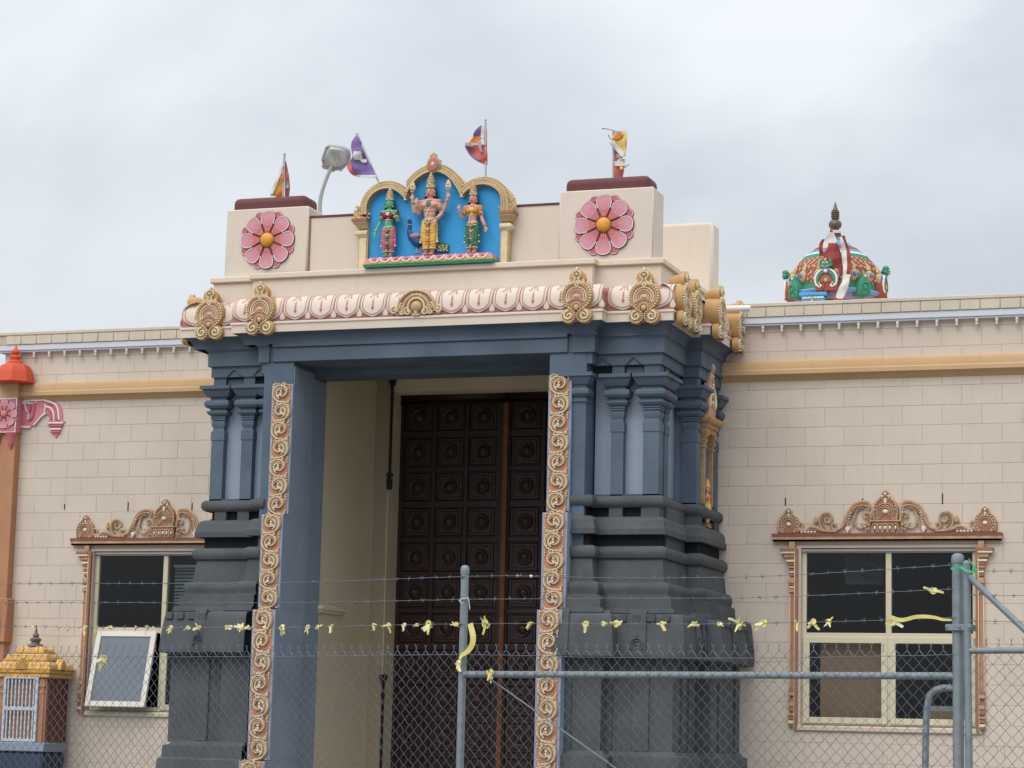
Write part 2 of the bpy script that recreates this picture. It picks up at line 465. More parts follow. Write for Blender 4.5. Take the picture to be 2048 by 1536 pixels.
# rooms behind the windows and the rest of the hall shell
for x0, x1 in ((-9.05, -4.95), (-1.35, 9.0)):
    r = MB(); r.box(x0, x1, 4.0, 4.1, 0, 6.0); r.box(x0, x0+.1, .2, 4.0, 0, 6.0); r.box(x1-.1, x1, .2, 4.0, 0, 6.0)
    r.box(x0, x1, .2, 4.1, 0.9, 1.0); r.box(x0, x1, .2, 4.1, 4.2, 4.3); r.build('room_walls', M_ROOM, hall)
r = MB(); r.box(-9.05, 9.0, .2, 12, 5.85, 5.95); r.box(-9.05, -8.95, 4.1, 12, 0, 5.85); r.box(8.9, 9.0, 4.1, 12, 0, 5.85); r.box(-9.05, 9.0, 11.9, 12, 0, 5.85)
r.build('roof', M_COPE, hall)
# --- concrete blocks, one object each where the photograph shows them
BM = {}
def block_mesh(w, h):
    key = (round(w, 3), round(h, 3))
    if key not in BM:
        b = MB(); w2 = key[0]/2; h2 = key[1]/2; c = .0022
        V = [(-w2,.012,-h2),(w2,.012,-h2),(w2,.012,h2),(-w2,.012,h2),(-w2,c,-h2),(w2,c,-h2),(w2,c,h2),(-w2,c,h2),(-w2+c,0,-h2+c),(w2-c,0,-h2+c),(w2-c,0,h2-c),(-w2+c,0,h2-c)]
        F = []
        for q in (0, 4):
            for i in range(4): F.append((q+i, q+(i+1)%4, q+4+(i+1)%4, q+4+i))
        F.append((8,9,10,11)); b.add(V, F); BM[key] = b.mesh('block', M_WALL, 12)
    return BM[key]
rest = MB(); cand = []
BANDS = [(5.385, 5.605)]        # behind the ochre moulding: not built
rng = random.Random(3)
for side, xa, xb, off in ((0, -9.05, -5.0, -8.563), (1, -.9, 9.0, 0.0)):
    for c in range(1, 31):
        z1 = Z0 - .2*(c-1); z0 = z1 - .2
        par = (0 if c % 2 == 0 else .2) if side == 0 else (.2 if c % 2 == 0 else 0)
        x = off + par - 4.0
        while x < xb:
            a, b = max(x+.002, xa), min(x+.398, xb); x += .4
            if b - a < .03: continue
            rects = [(a, b, z0+.002, z1-.002)]
            for h in WIN:
                hx0, hx1, hz0, hz1 = h[0]-.055, h[1]+.055, h[2]-.05, h[3]+.03
                nr = []
                for q in rects:
                    if q[1] <= hx0 or q[0] >= hx1 or q[3] <= hz0 or q[2] >= hz1: nr.append(q); continue
                    if q[0] < hx0: nr.append((q[0], hx0, q[2], q[3]))
                    if q[1] > hx1: nr.append((hx1, q[1], q[2], q[3]))
                    m0, m1 = max(q[0], hx0), min(q[1], hx1)
                    if q[3] > hz1: nr.append((m0, m1, hz1, q[3]))
                    if q[2] < hz0: nr.append((m0, m1, q[2], hz0))
                rects = nr
            for q in rects:
                w, h = q[1]-q[0], q[3]-q[2]
                if w < .02 or h < .02: continue
                X, Zc = (q[0]+q[1])/2, (q[2]+q[3])/2
                if 5.40 < Zc < 5.60 and h > .15: pass
                px, py = pix((X, 0, Zc))
                vis = -20 < px < 2070 and 560 < py < 1560 and not (-6.35 < X < -.35) and not (X < -8.75 and Zc < 5.4) and X > -9.0
                if 5.40 < z0 and z1 < 5.605: vis = False
                if side == 0 and X < -7.6 and Zc < 2.2: vis = False
                if vis: cand.append((w*h, X, Zc, w, h))
                else: rest.box(q[0], q[1], .0, .012, q[2], q[3], 0, .003)
cand.sort(reverse=True)
for i, (ar, X, Zc, w, h) in enumerate(cand):
    if i < 296: inst('block', block_mesh(w, h), hall, (X, rng.uniform(-.0012, .0006), Zc))
    else: rest.box(X-w/2, X+w/2, 0, .012, Zc-h/2, Zc+h/2, 0, .003)
tag(rest.build('outlying_blocks', M_WALL, hall), kind='stuff')
# a dozen open perpends above the windows
for px, py0, py1 in ((1571,996,1011),(1885,987,1008),(1725,997,1006),(129,1008,1018),(256,1004,1022),(384,1006,1020)):
    a, b = W(px, py1, 0), W(px, py0, 0)
    q = MB(); q.box(a.x-.007, a.x+.007, -.003, .01, a.z, b.z); q.build('weep_slot', M_STAIN, hall)
for x0, x1 in ((-9.05, -5.3), (-.6, 9.0)):
    L0 = x0-.06 if x0 < -5 else x0
    m = MB(); m.sweep([(x0, 0), (x1, 0)], [(0.0,5.385),(.03,5.415),(.045,5.435),(.085,5.45),(.085,5.492),(.07,5.505),(.07,5.575),(.06,5.592),(.05,5.60),(0,5.604)])
    m.box(x0, x1, 0, .02, 5.385, 5.604); m.build('string_moulding', M_OCHRE, hall)
    m = MB(); m.box(L0, x1, -.075, .25, 5.985, 6.052, 0, .004); m.box(L0, x1, -.06, .25, 5.968, 5.985)
    bat = m.build('light_batten', M_GUT, hall)
    m = MB(); m.box(L0-.03, x1, -.095, .30, 6.160, 6.2, 0, .006); cap = m.build('coping_cap', M_COPE, hall)
    m = MB(); m.box(L0, x1, -.078, .25, 6.052, 6.160); m.build('coping_bed', M_JOINT, hall)
    x = x0 - (x0*5 % 1)/5
    cb = MB(); cb.box(-.0965, .0965, -.088, .0, .056-.052, .056+.052, 0, .004)
    ceb = cb.mesh('coping_block', M_COPE)
    while x < x1:
        X = x+.1
        if X-.1 > L0-.05:
            if X < 3.2 and not (-5.6 < X < -.5): inst('coping_block', ceb, hall, (X, 0, 6.05))
        x += .2
    # festoon lamps along the batten
    b = MB(); b.lathe((0,0,0), [(.012,.0),(.016,-.004),(.016,-.030),(.014,-.034)], 10, 0); b.lathe((0,0,0), [(.011,-.034),(.014,-.045),(.0175,-.058),(.016,-.072),(.008,-.080)], 10, 1)
    bm_ = b.mesh('bulb', [M_WHITE, M_BULB])
    s = W(122*.3125, 560+440*.3125, -.05).x if x0 < -5 else W(1460+90*.3124, 560+280*.3124, -.05).x
    q = s
    while q < (-6.0 if x0 < -5 else 3.1):
        inst('bulb', bm_, bat, (q, -.045, 5.968)); q += .2

# --- windows --------------------------------------------------------------------------------------
def bx(name, parent, m, *b, c=.003):
    q = MB(); q.box(*b, 0, c); return q.build(name, m, parent)
def window(xc, left):
    x0, x1, z0, z1 = xc-.885, xc+.885, 1.88, 3.66
    f = MB()
    f.box(x0-.055, x0, -.004, .16, z0-.05, z1+.03); f.box(x1, x1+.055, -.004, .16, z0-.05, z1+.03); f.box(x0, x1, -.004, .16, z1, z1+.03)
    win = f.build('window', M_REVL, hall, org=(xc, 0, z0))
    fr = MB(); y0, y1 = .055, .12
    fr.box(x0, x0+.045, y0, y1, z0, z1, 0, .004); fr.box(x1-.045, x1, y0, y1, z0, z1, 0, .004)
    fr.box(x0+.045, x1-.045, y0+.002, y1, z0, z0+.045, 0, .004); fr.box(x0+.045, x1-.045, y0+.002, y1, z1-.045, z1, 0, .004)
    zt = 2.775
    fr.box(x0+.045, x1-.045, y0+.003, y1, zt-.03, zt+.03, 0, .004); fr.box(xc-.028, xc+.028, y0-.002, y1, z0+.045, z1-.045, 0, .004)
    fr.build('frame', M_ALU, win)
    q = MB(); q.box(x0+.0, x1-.0, .02, .054, z1-.035, z1-.004, 0, .003); q.build('head_flashing', M_SHEET, win)
    s = MB(); s.box(x0-.05, x1+.05, -.03, .12, z0-.065, z0-.012, 0, .01); s.build('sill', M_REVL if not left else M_ALU, win)
    def pane(a, b, c, d, y=.085):
        q = MB(); q.box(a, b, y, y+.006, c, d); q.build('pane', M_GLASS, win)
    pane(x0+.045, xc-.028, zt+.03, z1-.045); pane(xc+.028, x1-.045, zt+.03, z1-.045)
    def sash(a, b, c, d, ang=0.0):
        w = .062
        def tr(p):
            if not ang: return p
            dz = p[2]-d; dy = p[1]-.05
            return (p[0], .05+dy*math.cos(ang)+dz*math.sin(ang), d+dz*math.cos(ang)-dy*math.sin(ang))
        q = MB(); q.box(a, a+w, .04, .075, c, d, 0, .004); q.box(b-w, b, .04, .075, c, d, 0, .004); q.box(a+w, b-w, .042, .075, c, c+w, 0, .004); q.box(a+w, b-w, .042, .075, d-w, d, 0, .004)
        q.v = [tr(p) for p in q.v]; q.build('sash', M_ALUW if ang else M_ALU, win)
        q = MB(); q.box(a+w, b-w, .055, .061, c+w, d-w); q.v = [tr(p) for p in q.v]
        q.build('pane', M_SKYPANE if ang else M_GLASS, win)
    sash(x0+.065 if left else x0+.02, xc-.072 if left else xc-.01, z0+.015, zt-.012, rad(14) if left else 0); sash(xc+.01, x1-.02, z0+.015, zt-.012)
    return win
XR, XL = 1.248, -6.878
winR = window(XR, False); winL = window(XL, True)
# things seen behind the glass
def at_glass(px0, py0, px1, py1, y):
    a, b = W(px0, py1, y), W(px1, py0, y); return a.x, b.x, a.z, b.z
a = at_glass(1640, 1284, 1764, 1440, .2)
c = MB(); c.box(a[0], a[1], .2, .215, a[2]-.1, a[3], 0, .003)
tag(c.build('cardboard_sheet', M_CARD, org=(a[0], .2, a[2])), 'brown cardboard sheet standing behind the lower left pane of the right window', 'cardboard')
a = at_glass(1846, 1413, 1946, 1450, .3)
c = MB(); c.box(a[0], a[1], .3, .7, a[2]-.15, a[3], 0, .02); c.box(a[0]+.03, a[1]-.03, .292, .3, a[2]-.12, a[3]-.05, 1, .005)
tag(c.build('white_appliance', [M_APPL, M_CARD], org=(a[0], .3, a[2])), 'pale box shaped appliance standing low behind the lower right pane of the right window', 'appliance')
# dim poster inside the upper left pane of the right window
a = at_glass(1690, 1100, 1765, 1165, .35)
M_POST = mat('dim_grey_poster', (0.05, 0.053, 0.062), .8, .05); M_INK = mat('poster_ink', (0.012, 0.012, 0.014), .9, .05)
po = MB(); po.box(a[0], a[1], .35, .355, a[2]-.02, a[3]); po = po.build('notice_poster', M_POST, org=(a[0], .35, a[2]))
tag(po, 'dim grey notice with dark lettering seen inside the upper left pane of the right window', 'poster')
for i, (tx, dx) in enumerate((('?O IN MY', .10), ('SHOES', .02), ('TEMPLE', .14))):
    cu = bpy.data.curves.new('lettering', 'FONT'); cu.body = tx; cu.size = .085; cu.extrude = .0008
    tmp = bpy.data.objects.new('tmp', cu); COL.objects.link(tmp); bpy.context.view_layer.update()
    to = bpy.data.objects.new('lettering', bpy.data.meshes.new_from_object(tmp.evaluated_get(bpy.context.evaluated_depsgraph_get()))); COL.objects.link(to); bpy.data.objects.remove(tmp, do_unlink=True)
    to.data.materials.clear()
    to.data.materials.append(M_INK); to.rotation_euler = (pi/2, rad(6), 0); to.parent = po
    to.location = (dx, -.003, (a[3]-a[2])-.10-.105*i)
# pale louvre blind behind the right part of the left window
a = at_glass(346, 1135, 392, 1222, .3)
bl = MB(); bl.box(a[0]-.01, a[1]+.6, .29, .33, a[3], a[3]+.03); bl = bl.build('louvre_blind', M_APPL, org=(a[0], .3, a[3]))
tag(bl, 'pale grey louvre blind inside the right half of the left window', 'blind')
sm = MB(); sm.add([(0,-.012,-.016),(.6+a[1]-a[0],-.012,-.016),(.6+a[1]-a[0],.016,.012),(0,.016,.012)], [(0,1,2,3)])
sme = sm.mesh('slat', mat('blind_slat', (0.34, 0.40, 0.45), .5, .05))
for i in range(14): inst('slat', sme, bl, (a[0], .31, a[3]-.02-.038*i))

# --- carved window surrounds ------------------------------------------------------------------------
def vol(mb, cx, cz, r, d=1, a=90, tr=.012, y=-.03, m=1, turns=1.35, n=14):
    p = spiral(cx, cz, r, r*.18, a, a-d*360*turns, n); mb.tube(xz(p, y), [tr*(1-.45*i/n) for i in range(n+1)], 5, m)
    e = p[-1]; mb.ell((e[0], y-.006, e[1]), tr*1.05, 6, 4, 2)
def tear(cx, cz, w, h, up=1):
    return [(cx, cz+up*h), (cx-w*.55, cz+up*h*.45), (cx-w, cz), (cx-w*.6, cz-up*h*.35), (cx, cz-up*h*.5), (cx+w*.6, cz-up*h*.35), (cx+w, cz), (cx+w*.55, cz+up*h*.45)]
def nasi_outline(w, h):
    """rounded arch plate with a small pointed head"""
    p = [(-w*.92, 0)] + [(-w, h*.25), (-w*.98, h*.42), (-w*.80, h*.60), (-w*.50, h*.72), (-w*.33, h*.79), (-w*.31, h*.87), (-w*.18, h*.95), (0, h)]
    return p + [(-x, z) for x, z in reversed(p[:-1])]
def nasi_mesh(w, h, depth, name):
    b = MB(); b.plate(nasi_outline(w, h), -depth, 0, 0, .008)
    y = -depth-.004
    ol = [(x*.9, .012+z*.93) for x, z in nasi_outline(w, h)][0:]
    b.tube(xz(ol, y), .007, 5, 1)
    for r_ in (.62, .44): b.tube(xz(arc(0, h*.36, w*r_, -50, 230, 14), y), .0065, 5, 1)
    b.ell((0, y, h*.36), (w*.22, .014, w*.18), 8, 5, 2)
    for i in range(13):
        q = rad(-30+20*i); b.ell((w*.78*math.cos(q), y, h*.36+w*.78*math.sin(q)), .008, 5, 3, 2)
    b.ell((0, y, h*.87), .016, 6, 4, 2); b.ell((0, y, h*.72), (.012, .008, .02), 6, 4, 2)
    vol(b, -w*.55, h*.10, w*.2, 1, 60, .007, y); vol(b, w*.55, h*.10, w*.2, -1, 120, .007, y)
    return b.mesh(name, [M_TERRA, M_SCROLL, M_BONE])
NASI_S = nasi_mesh(.118, .262, .03, 'end_crest')
def crest_centre():
    b = MB(); b.plate([(x, z+.12) for x, z in nasi_outline(.135, .315)], -.04, 0, 0, .01)
    y = -.046
    b.tube(xz([(x*.9, .13+z*.93) for x, z in nasi_outline(.135, .315)], y), .008, 5, 1)
    for r_ in (.085, .063, .043): b.tube(xz(arc(0, .215, r_, -55, 235, 14), y), .0065, 5, 1)
    b.ell((0, y, .215), (.03, .016, .024), 8, 5, 2)
    for i in range(11):
        q = rad(0+18*i); b.ell((.108*math.cos(q), y, .235+.115*math.sin(q)), .0085, 5, 3, 2)
    b.ell((0, y, .392), .018, 6, 4, 2); b.plate(tear(0, .325, .018, -.045), y-.012, y, 2, .003)
    for sx in (-1, 1): b.ell((sx*.035, y, .372), (.02, .01, .012), 6, 4, 2); vol(b, sx*.085, .15, .03, -sx, 90, .007, y)
    # lotus pedestal
    b.plate([(-.15,.112),(-.155,.118),(-.155,.128),(.155,.128),(.155,.118),(.15,.112)], -.06, 0, 1, .003)
    b.plate([(-.14,.112),(-.125,.05),(-.11,.012),(-.105,0),(.105,0),(.11,.012),(.125,.05),(.14,.112)], -.05, 0, 0, .01)
    for x, w in ((-.105,.03),(-.05,.03),(0,.036),(.05,.03),(.105,.03)):
        b.tube(xz(arc(x, .045, w, -70, 250, 10, .048), -.056), .0065, 5, 1); b.ell((x, -.056, .05), (w*.45, .012, .022), 6, 4, 2)
    return b.mesh('centre_crest', [M_TERRA, M_SCROLL, M_BONE])
CREST = crest_centre()
def scrollwork():
    """right-hand half (mirrored for the left): big acanthus S-scroll, inner curl, outer curl, foot leaf"""
    b = MB(); y = -.025
    def strand(pts, r0, r1, m=1, yy=y, n=6):
        p = smooth_pts(pts, n); k = len(p); b.tube(xz(p, yy), [r0+(r1-r0)*abs(2*i/(k-1)-1)**1.2 if False else (r0*(1-i/(k-1))+r1*i/(k-1)) for i in range(k)], 6, m, .8)
        return p
    big = [(.185,.235),(.165,.265),(.175,.305),(.225,.322),(.285,.31),(.345,.265),(.385,.20),(.42,.12),(.455,.055),(.50,.03),(.54,.045),(.55,.08),(.525,.098),(.505,.08)]
    strand(big, .013, .016); strand([(x*.985+.003, z*.93+.004) for x, z in big[2:10]], .010, .010, 0, y-.006)
    strand([(x*.96+.008, z*.84+.012) for x, z in big[2:10]], .009, .011, 1, y-.010)
    strand([(x*.93+.010, z*.74+.016) for x, z in big[3:9]], .008, .010, 0, y-.006)
    strand([(.23,.275),(.275,.25),(.305,.20),(.315,.14),(.31,.09),(.275,.05),(.235,.055),(.225,.085),(.25,.10)], .010, .012)
    strand([(.25,.262),(.29,.225),(.325,.16),(.335,.10),(.345,.05)], .008, .010)
    for i, (x, z) in enumerate(((.352,.20),(.362,.172),(.37,.145),(.378,.118),(.386,.09))): b.ell((x, y-.018, z), .009-.0005*i, 6, 4, 2)
    b.plate(tear(.385, .045, .026, -.05), y-.02, 0, 2, .005)
    strand([(.225,.07),(.185,.075),(.155,.11),(.148,.16),(.165,.20),(.20,.205),(.222,.185),(.215,.16),(.19,.155)], .010, .013)
    strand([(.205,.085),(.175,.105),(.165,.15),(.18,.185)], .008, .009, 0)
    for q in range(5): b.ell((.185+.022*math.cos(q*1.26), y-.01, .062+.03*math.sin(q*1.26)), (.017,.012,.015), 6, 4, 1)
    # outer curl
    strand([(.62,.03),(.655,.06),(.675,.11),(.668,.165),(.63,.205),(.575,.20),(.548,.165),(.553,.125),(.585,.105),(.615,.118),(.618,.148),(.595,.155)], .015, .011)
    strand([(.61,.05),(.645,.085),(.655,.13),(.635,.175),(.59,.185)], .009, .009, 0, y-.006)
    b.plate(tear(.715, .125, .022, .05), y-.015, 0, 1, .005)
    # foot leaf towards the end crest
    strand([(.50,.02),(.58,.022),(.65,.035),(.715,.06),(.765,.065),(.81,.04),(.845,.03),(.885,.045),(.895,.085),(.87,.108),(.845,.09),(.855,.07)], .016, .010)
    strand([(.56,.012),(.64,.02),(.70,.035),(.75,.035)], .008, .010, 0, y-.004)
    for i in range(5): b.ell((.72+.035*i, y-.004, .014), (.014,.014,.013), 6, 4, 2)
    return b.mesh('scrollwork', [M_TERRA, M_SCROLL, M_BONE])
SCROLLW = scrollwork()
def surround(win, xc):
    sd = MB(); X0, X1 = xc-1.152, xc+1.152
    sd.sweep([(X0, 0), (X0, -.055), (X1, -.055), (X1, 0)][::1], [(-.005,3.725),(.0,3.725),(.0,3.742),(.006,3.744),(.006,3.772),(.012,3.775),(.012,3.802),(-.01,3.806)], [1,1,1,2,2,0,0])
    sd.box(X0, X1, -.055, 0, 3.724, 3.805, 0)
    s = sd.build('window_surround', [M_TERRD, M_CRGLD, M_SCROLL], hall, org=(xc, 0, 3.72))
    top = 3.806
    inst('centre_crest', CREST, s, (xc, 0, top))
    for sx in (-1, 1):
        inst('scrollwork', SCROLLW, s, (xc, 0, top), sc=(sx, 1, 1)); inst('end_crest', NASI_S, s, (xc+sx*.995, 0, top))
    for sx in (-1, 1):
        # bracket pilaster: outer stack, shaft and inner fillet
        def bb(m, xa, xb, z0, z1, y=-.05, c=.003):
            a_, b_ = sorted((xc+sx*xa, xc+sx*xb)); p.box(a_, b_, y, 0, z0, z1, m, c)
        p = MB()
        bb(1, .925, .985, 3.655, 3.724, -.05)
        for m, xo, z0, z1, y in ((0,1.075,3.622,3.655,-.075),(2,1.07,3.600,3.622,-.07),(0,1.045,3.585,3.600,-.062),(1,1.03,3.560,3.585,-.058),(0,1.015,3.545,3.56,-.05),(2,1.012,3.515,3.538,-.056),(0,.995,3.482,3.510,-.046),(1,.992,3.452,3.474,-.052),(0,.985,3.425,3.446,-.046),(2,.98,3.405,3.421,-.05),(0,.977,3.37,3.40,-.045),(1,.985,3.30,3.355,-.056),(0,.985,3.275,3.30,-.05),(2,.978,3.25,3.268,-.05),(1,.985,3.205,3.24,-.052),
                                 (0,.978,2.20,2.235,-.045),(1,.985,2.165,2.20,-.052),(0,.985,2.10,2.13,-.046),(1,.98,2.06,2.10,-.052),(0,.982,2.01,2.055,-.046),(1,.99,1.965,1.985,-.052),(0,.985,1.925,1.955,-.046),(2,.985,1.885,1.915,-.052),(0,.985,1.862,1.885,-.046)):
            bb(m, .925, xo, z0, z1, y)
        bb(3, .93, .975, 2.235, 3.205, -.035); bb(2, .972, .98, 2.235, 3.205, -.037)
        bb(4, .925, .962, 1.87, 3.655, -.03)
        p.build('pilaster_bracket', [M_TERRA, M_SCROLL, M_CRGLD, M_TERR2, M_TERRA], s)
        p = MB(); bb(0, .897, .922, 1.835, 3.655, -.045); bb(1, .922, .930, 1.835, 3.655, -.052); p.build('edge_fillet', [M_TERRA, M_CRGLD], s)
surround(winR, 1.233); surround(winL, -6.877)
# ================================================================== entrance portico
por = thing('entrance_portico', 'blue and charcoal temple entrance porch with carved strips, pilasters and a cream parapet', 'portico', (-3.1, -1.0, 0))
CX = -3.13
YC, YB = -1.90, -1.744          # face of the centre bay and of the side bays
# plan paths at pilaster face, outward on the right of travel
PR = [(-1.505, YC), (-1.325, YC), (-1.325, YB), (-.667, YB), (-.667, -.884), (-.515, -.884), (-.515, .0)]
PL = [(-5.48, .0), (-5.48, YB), (-4.83, YB), (-4.83, YC), (-4.76, YC)]
def two(name, prof, m, mats=None):
    for p in ([(x if x > -5.4 or name not in ('drum_moulding', 'base_step') else -5.385, y) for x, y in PL], PR):
        q = MB(); q.sweep(p, prof, m if not isinstance(m, bpy.types.Material) else 0)
        q.build(name, mats or m, por, bev=0)
# core masses
for b_ in ((-5.39, -4.82, -1.66, .0), (-1.34, -.757, -1.66, .0), (-.76, -.60, -.80, .0)):
    bx('recessed_panel', por, M_LILAC, *b_, 2.3, 5.70, c=0)
for x0, x1 in ((-5.40, -4.56), (-1.68, -.62)):
    bx('plinth_core', por, M_GREY, x0, x1, -1.60, 0, 0, 4.02, c=0)
# door jambs and lintels (blue)
for nm, b in (('outer_jamb', (-4.82, -4.49, -1.93, -1.40)), ('inner_jamb', (-4.82, -4.525, -1.40, -1.0)), ('outer_jamb', (-1.74, -1.36, -1.93, -1.40)), ('inner_jamb', (-1.705, -1.36, -1.40, -1.0))):
    bx(nm, por, M_BLUE, *b, 0.0, 5.43, c=.008)
bx('lit_inner_jamb_skin', por, M_JAMB_LIT, -4.53, -4.519, -1.385, -1.02, .3, 5.34, c=.004)
bx('outer_lintel', por, M_BLUE, -4.82, -1.36, -1.93, -1.42, 5.43, 5.60, c=.006)
bx('inner_lintel', por, M_BLUE, -4.82, -1.36, -1.40, -1.0, 5.36, 5.60, c=.006)
bx('lit_jamb_skin', por, M_JAMB_LIT, -4.50, -4.484, -1.915, -1.42, .3, 5.38, c=.004)
# porch interior
bx('porch_side_wall', por, M_PORCH, -4.85, -4.535, -1.0, .42, 0, 5.62, c=.004)
bx('porch_side_wall', por, M_PORCH, -1.685, -1.38, -1.0, .42, 0, 5.62, c=.004)
bx('pier_reveal', por, M_PORCH, -4.37, -4.358, .402, .74, 0, 5.45, c=0)
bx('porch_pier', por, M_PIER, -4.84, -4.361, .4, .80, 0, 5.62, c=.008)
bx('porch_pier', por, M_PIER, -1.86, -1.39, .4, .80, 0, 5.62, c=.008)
bx('porch_ceiling', por, M_PORCH, -4.85, -1.38, -1.40, .80, 5.62, 5.70, c=0)
bx('porch_beam', por, M_PORCH, -4.37, -1.86, .4, .66, 5.45, 5.62, c=.004)
bx('porch_head_wall', por, M_PORCH, -4.37, -1.86, .72, .84, 5.355, 5.62, c=.002)
bx('porch_floor', por, M_COPE, -4.55, -1.68, -2.6, .85, 0.0, .30, c=.01)
lw = MB(); lw.box(-4.545, -4.485, -1.03, -.41, 2.93, 2.955, 0, .004); lw.box(-4.545, -4.47, -1.04, -.40, 2.955, 3.0, 0, .006)
lw.build('porch_ledge', M_PORCH, por)
# ------------------------------------------------ doors
door = thing('temple_door', 'tall dark carved timber double door inside the blue porch', 'door', (-3.11, .72, .3))
pf = MB()
pf.plate([(-.15,-.155),(.15,-.155),(.15,.155),(-.15,.155)], -.012, 0, 0, .011)
pf.plate([(-.118,-.122),(.118,-.122),(.118,.122),(-.118,.122)], -.022, -.012, 0, .008)
pm = pf.mesh('panel', M_DOOR2, 25)
bo = MB()
V = []
prof = [(.088,0),(.092,.012),(.083,.024),(.072,.02),(.062,.012),(.056,.013),(.05,.022),(.038,.034),(.024,.040),(.008,.046)]
bo.lathe((0,0,0), prof, 18)
bo.v = [(x, -z, y) for x, y, z in bo.v]; bo.f = [f[::-1] for f in bo.f][:]
bo.f = [f[::-1] for f in bo.f]
bm2 = bo.mesh('boss', M_DOOR2, 40)
ROWS = [.50 + .392*i for i in range(13)]
for lx0, lx1 in ((-4.365, -3.125), (-3.095, -1.865)):
    q = MB(); w = lx1-lx0
    q.box(lx0, lx1, .735, .80, .3, 5.353)
    cols = [lx0+.225+.385*i for i in range(3)] if lx0 < -4 else [lx1-.225-.385*i for i in range(3)]
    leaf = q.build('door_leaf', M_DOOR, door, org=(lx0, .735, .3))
    st = MB()
    xs = sorted(cols); ed = [lx0] + [(a_+b_)/2 for a_, b_ in zip(xs, xs[1:])] + [lx1]
    for i, e in enumerate(ed):
        hw = .026
        a_, b_ = (e, e+.052) if i == 0 else ((e-.052, e) if i == 3 else (e-hw, e+hw))
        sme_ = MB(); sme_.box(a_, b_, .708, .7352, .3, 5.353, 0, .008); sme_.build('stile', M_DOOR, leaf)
    for j in range(14):
        z = ROWS[0]-.196+.392*j; h = .03 if j % 2 else .042
        if z+h > 5.35: h = 5.35-z
        rl = MB(); rl.box(lx0+.01, lx1-.01, .714, .7351, z-h, z+h, 0, .007); rl.build('rail', M_DOOR, leaf)
    for x in xs:
        for z in ROWS:
            inst('panel', pm, leaf, (x, .7352, z)); inst('boss', bm2, leaf, (x, .716, z))
q = MB(); q.box(-3.128, -3.066, .672, .74, .3, 5.35, 0, .008); q.build('centre_batten', M_BATT, door)
for z0, z1 in ((4.36, 5.60), (.9, 2.33)):
    a_ = W(793, 880, .45)
    q = MB(); x = -4.335; y = .37
    q.tube([(x, y, z0), (x, y, z1)], .016, 8); q.tube([(x, y, z0), (x, y, z0+.12)], [.03,.034], 8); q.tube([(x, y, z1-.08), (x, y, z1)], [.03,.05], 8)
    q.ell((x, y, z0+.16), (.045,.045,.03), 8, 5); q.ell((x, y, z1-.22), .028, 8, 5)
    q.build('bolt_rod', M_BLACK, door)
q = MB(); q.box(-3.18, -2.99, .69, .712, 2.33, 2.36, 0, .004); q.ell((-3.17,.68,2.34),(.03,.02,.05),8,5); q.ell((-3.0,.68,2.34),(.03,.02,.05),8,5)
q.build('latch', M_BLACK, door)

# ------------------------------------------------ plinth mouldings
two('torus_course', [(.02,3.913),(.045,3.93),(.058,3.955),(.06,3.98),(.05,4.012),(.028,4.028),(-.02,4.03)], M_GREY)
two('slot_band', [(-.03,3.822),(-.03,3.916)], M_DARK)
two('upper_cornice', [(.05,3.642),(.10,3.645),(.10,3.70),(.087,3.715),(.078,3.775),(.06,3.808),(.03,3.823),(-.03,3.825)], M_GREY)
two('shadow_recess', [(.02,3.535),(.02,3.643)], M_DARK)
two('roll_moulding', [(.06,3.403),(.095,3.418),(.112,3.45),(.114,3.485),(.10,3.515),(.07,3.533),(.0,3.537)], M_GREY)
two('dado_course', [(.098,3.186),(.084,3.30),(.07,3.405)], M_GREY)
two('cyma_moulding', [(.20,2.925),(.19,3.042),(.155,3.048),(.15,3.072),(.166,3.105),(.160,3.15),(.135,3.178),(.09,3.188)], M_GREY)
two('fillet_course', [(.235,2.868),(.242,2.88),(.236,2.915),(.195,2.926)], M_GREY)
two('drum_moulding', [(.24,2.438),(.376,2.450),(.390,2.458),(.392,2.475),(.386,2.56),(.374,2.70),(.360,2.81),(.350,2.845),(.33,2.862),(.22,2.87)], M_GREY)
two('lower_dado', [(.235,1.56),(.235,2.44)], M_GREY)
two('base_step', [(.42,0.0),(.42,1.20),(.385,1.22),(.37,1.39),(.338,1.41),(.334,1.525),(.285,1.54),(.27,1.572),(.22,1.578)], M_GREY)
two('necking_fillet', [(.0,4.028),(.0,4.045),(-.09,4.046)], M_GREY)
# raised cheeks on the drum and dies on the slot band
def seg(name, p0, p1, prof, m):
    q = MB(); q.sweep([p0, p1], prof, 0)
    k_ = len(prof); q.add([], [])
    q.f.append(tuple(range(k_))); q.m.append(0); q.f.append(tuple(range(2*k_-1, k_-1, -1))); q.m.append(0)
    return q.build(name, m, por)
drum = [(.36,2.452),(.400,2.456),(.404,2.475),(.402,2.56),(.392,2.70),(.378,2.82),(.372,2.86),(.362,2.892),(.345,2.90),(.325,2.885),(.30,2.86)]
die = [(-.05,3.82),(.02,3.822),(.02,3.916),(-.05,3.918)]
dado = [(.2,1.575),(.255,1.578),(.255,2.438),(.2,2.44)]
TABS = tabs = [((-5.40,YB),(-5.27,YB)), ((-5.14,YB),(-5.01,YB)), ((-1.155,YB),(-1.02,YB)), ((-.825,YB),(-.66,YB)), ((-.667,-1.70),(-.667,-1.56)), ((-.667,-1.44),(-.667,-1.36)), ((-.515,-.86),(-.515,-.70)), ((-.515,-.2),(-.515,-.02)), ((-1.54,YC),(-1.38,YC)), ((-.667,-.88-.25),(-.667,-.88-.1))]
for a_, b_ in tabs:
    seg('drum_cheek', a_, b_, drum, M_GREY); seg('die_block', a_, b_, die, M_GREY); seg('dado_pilaster', a_, b_, dado, M_GREY)
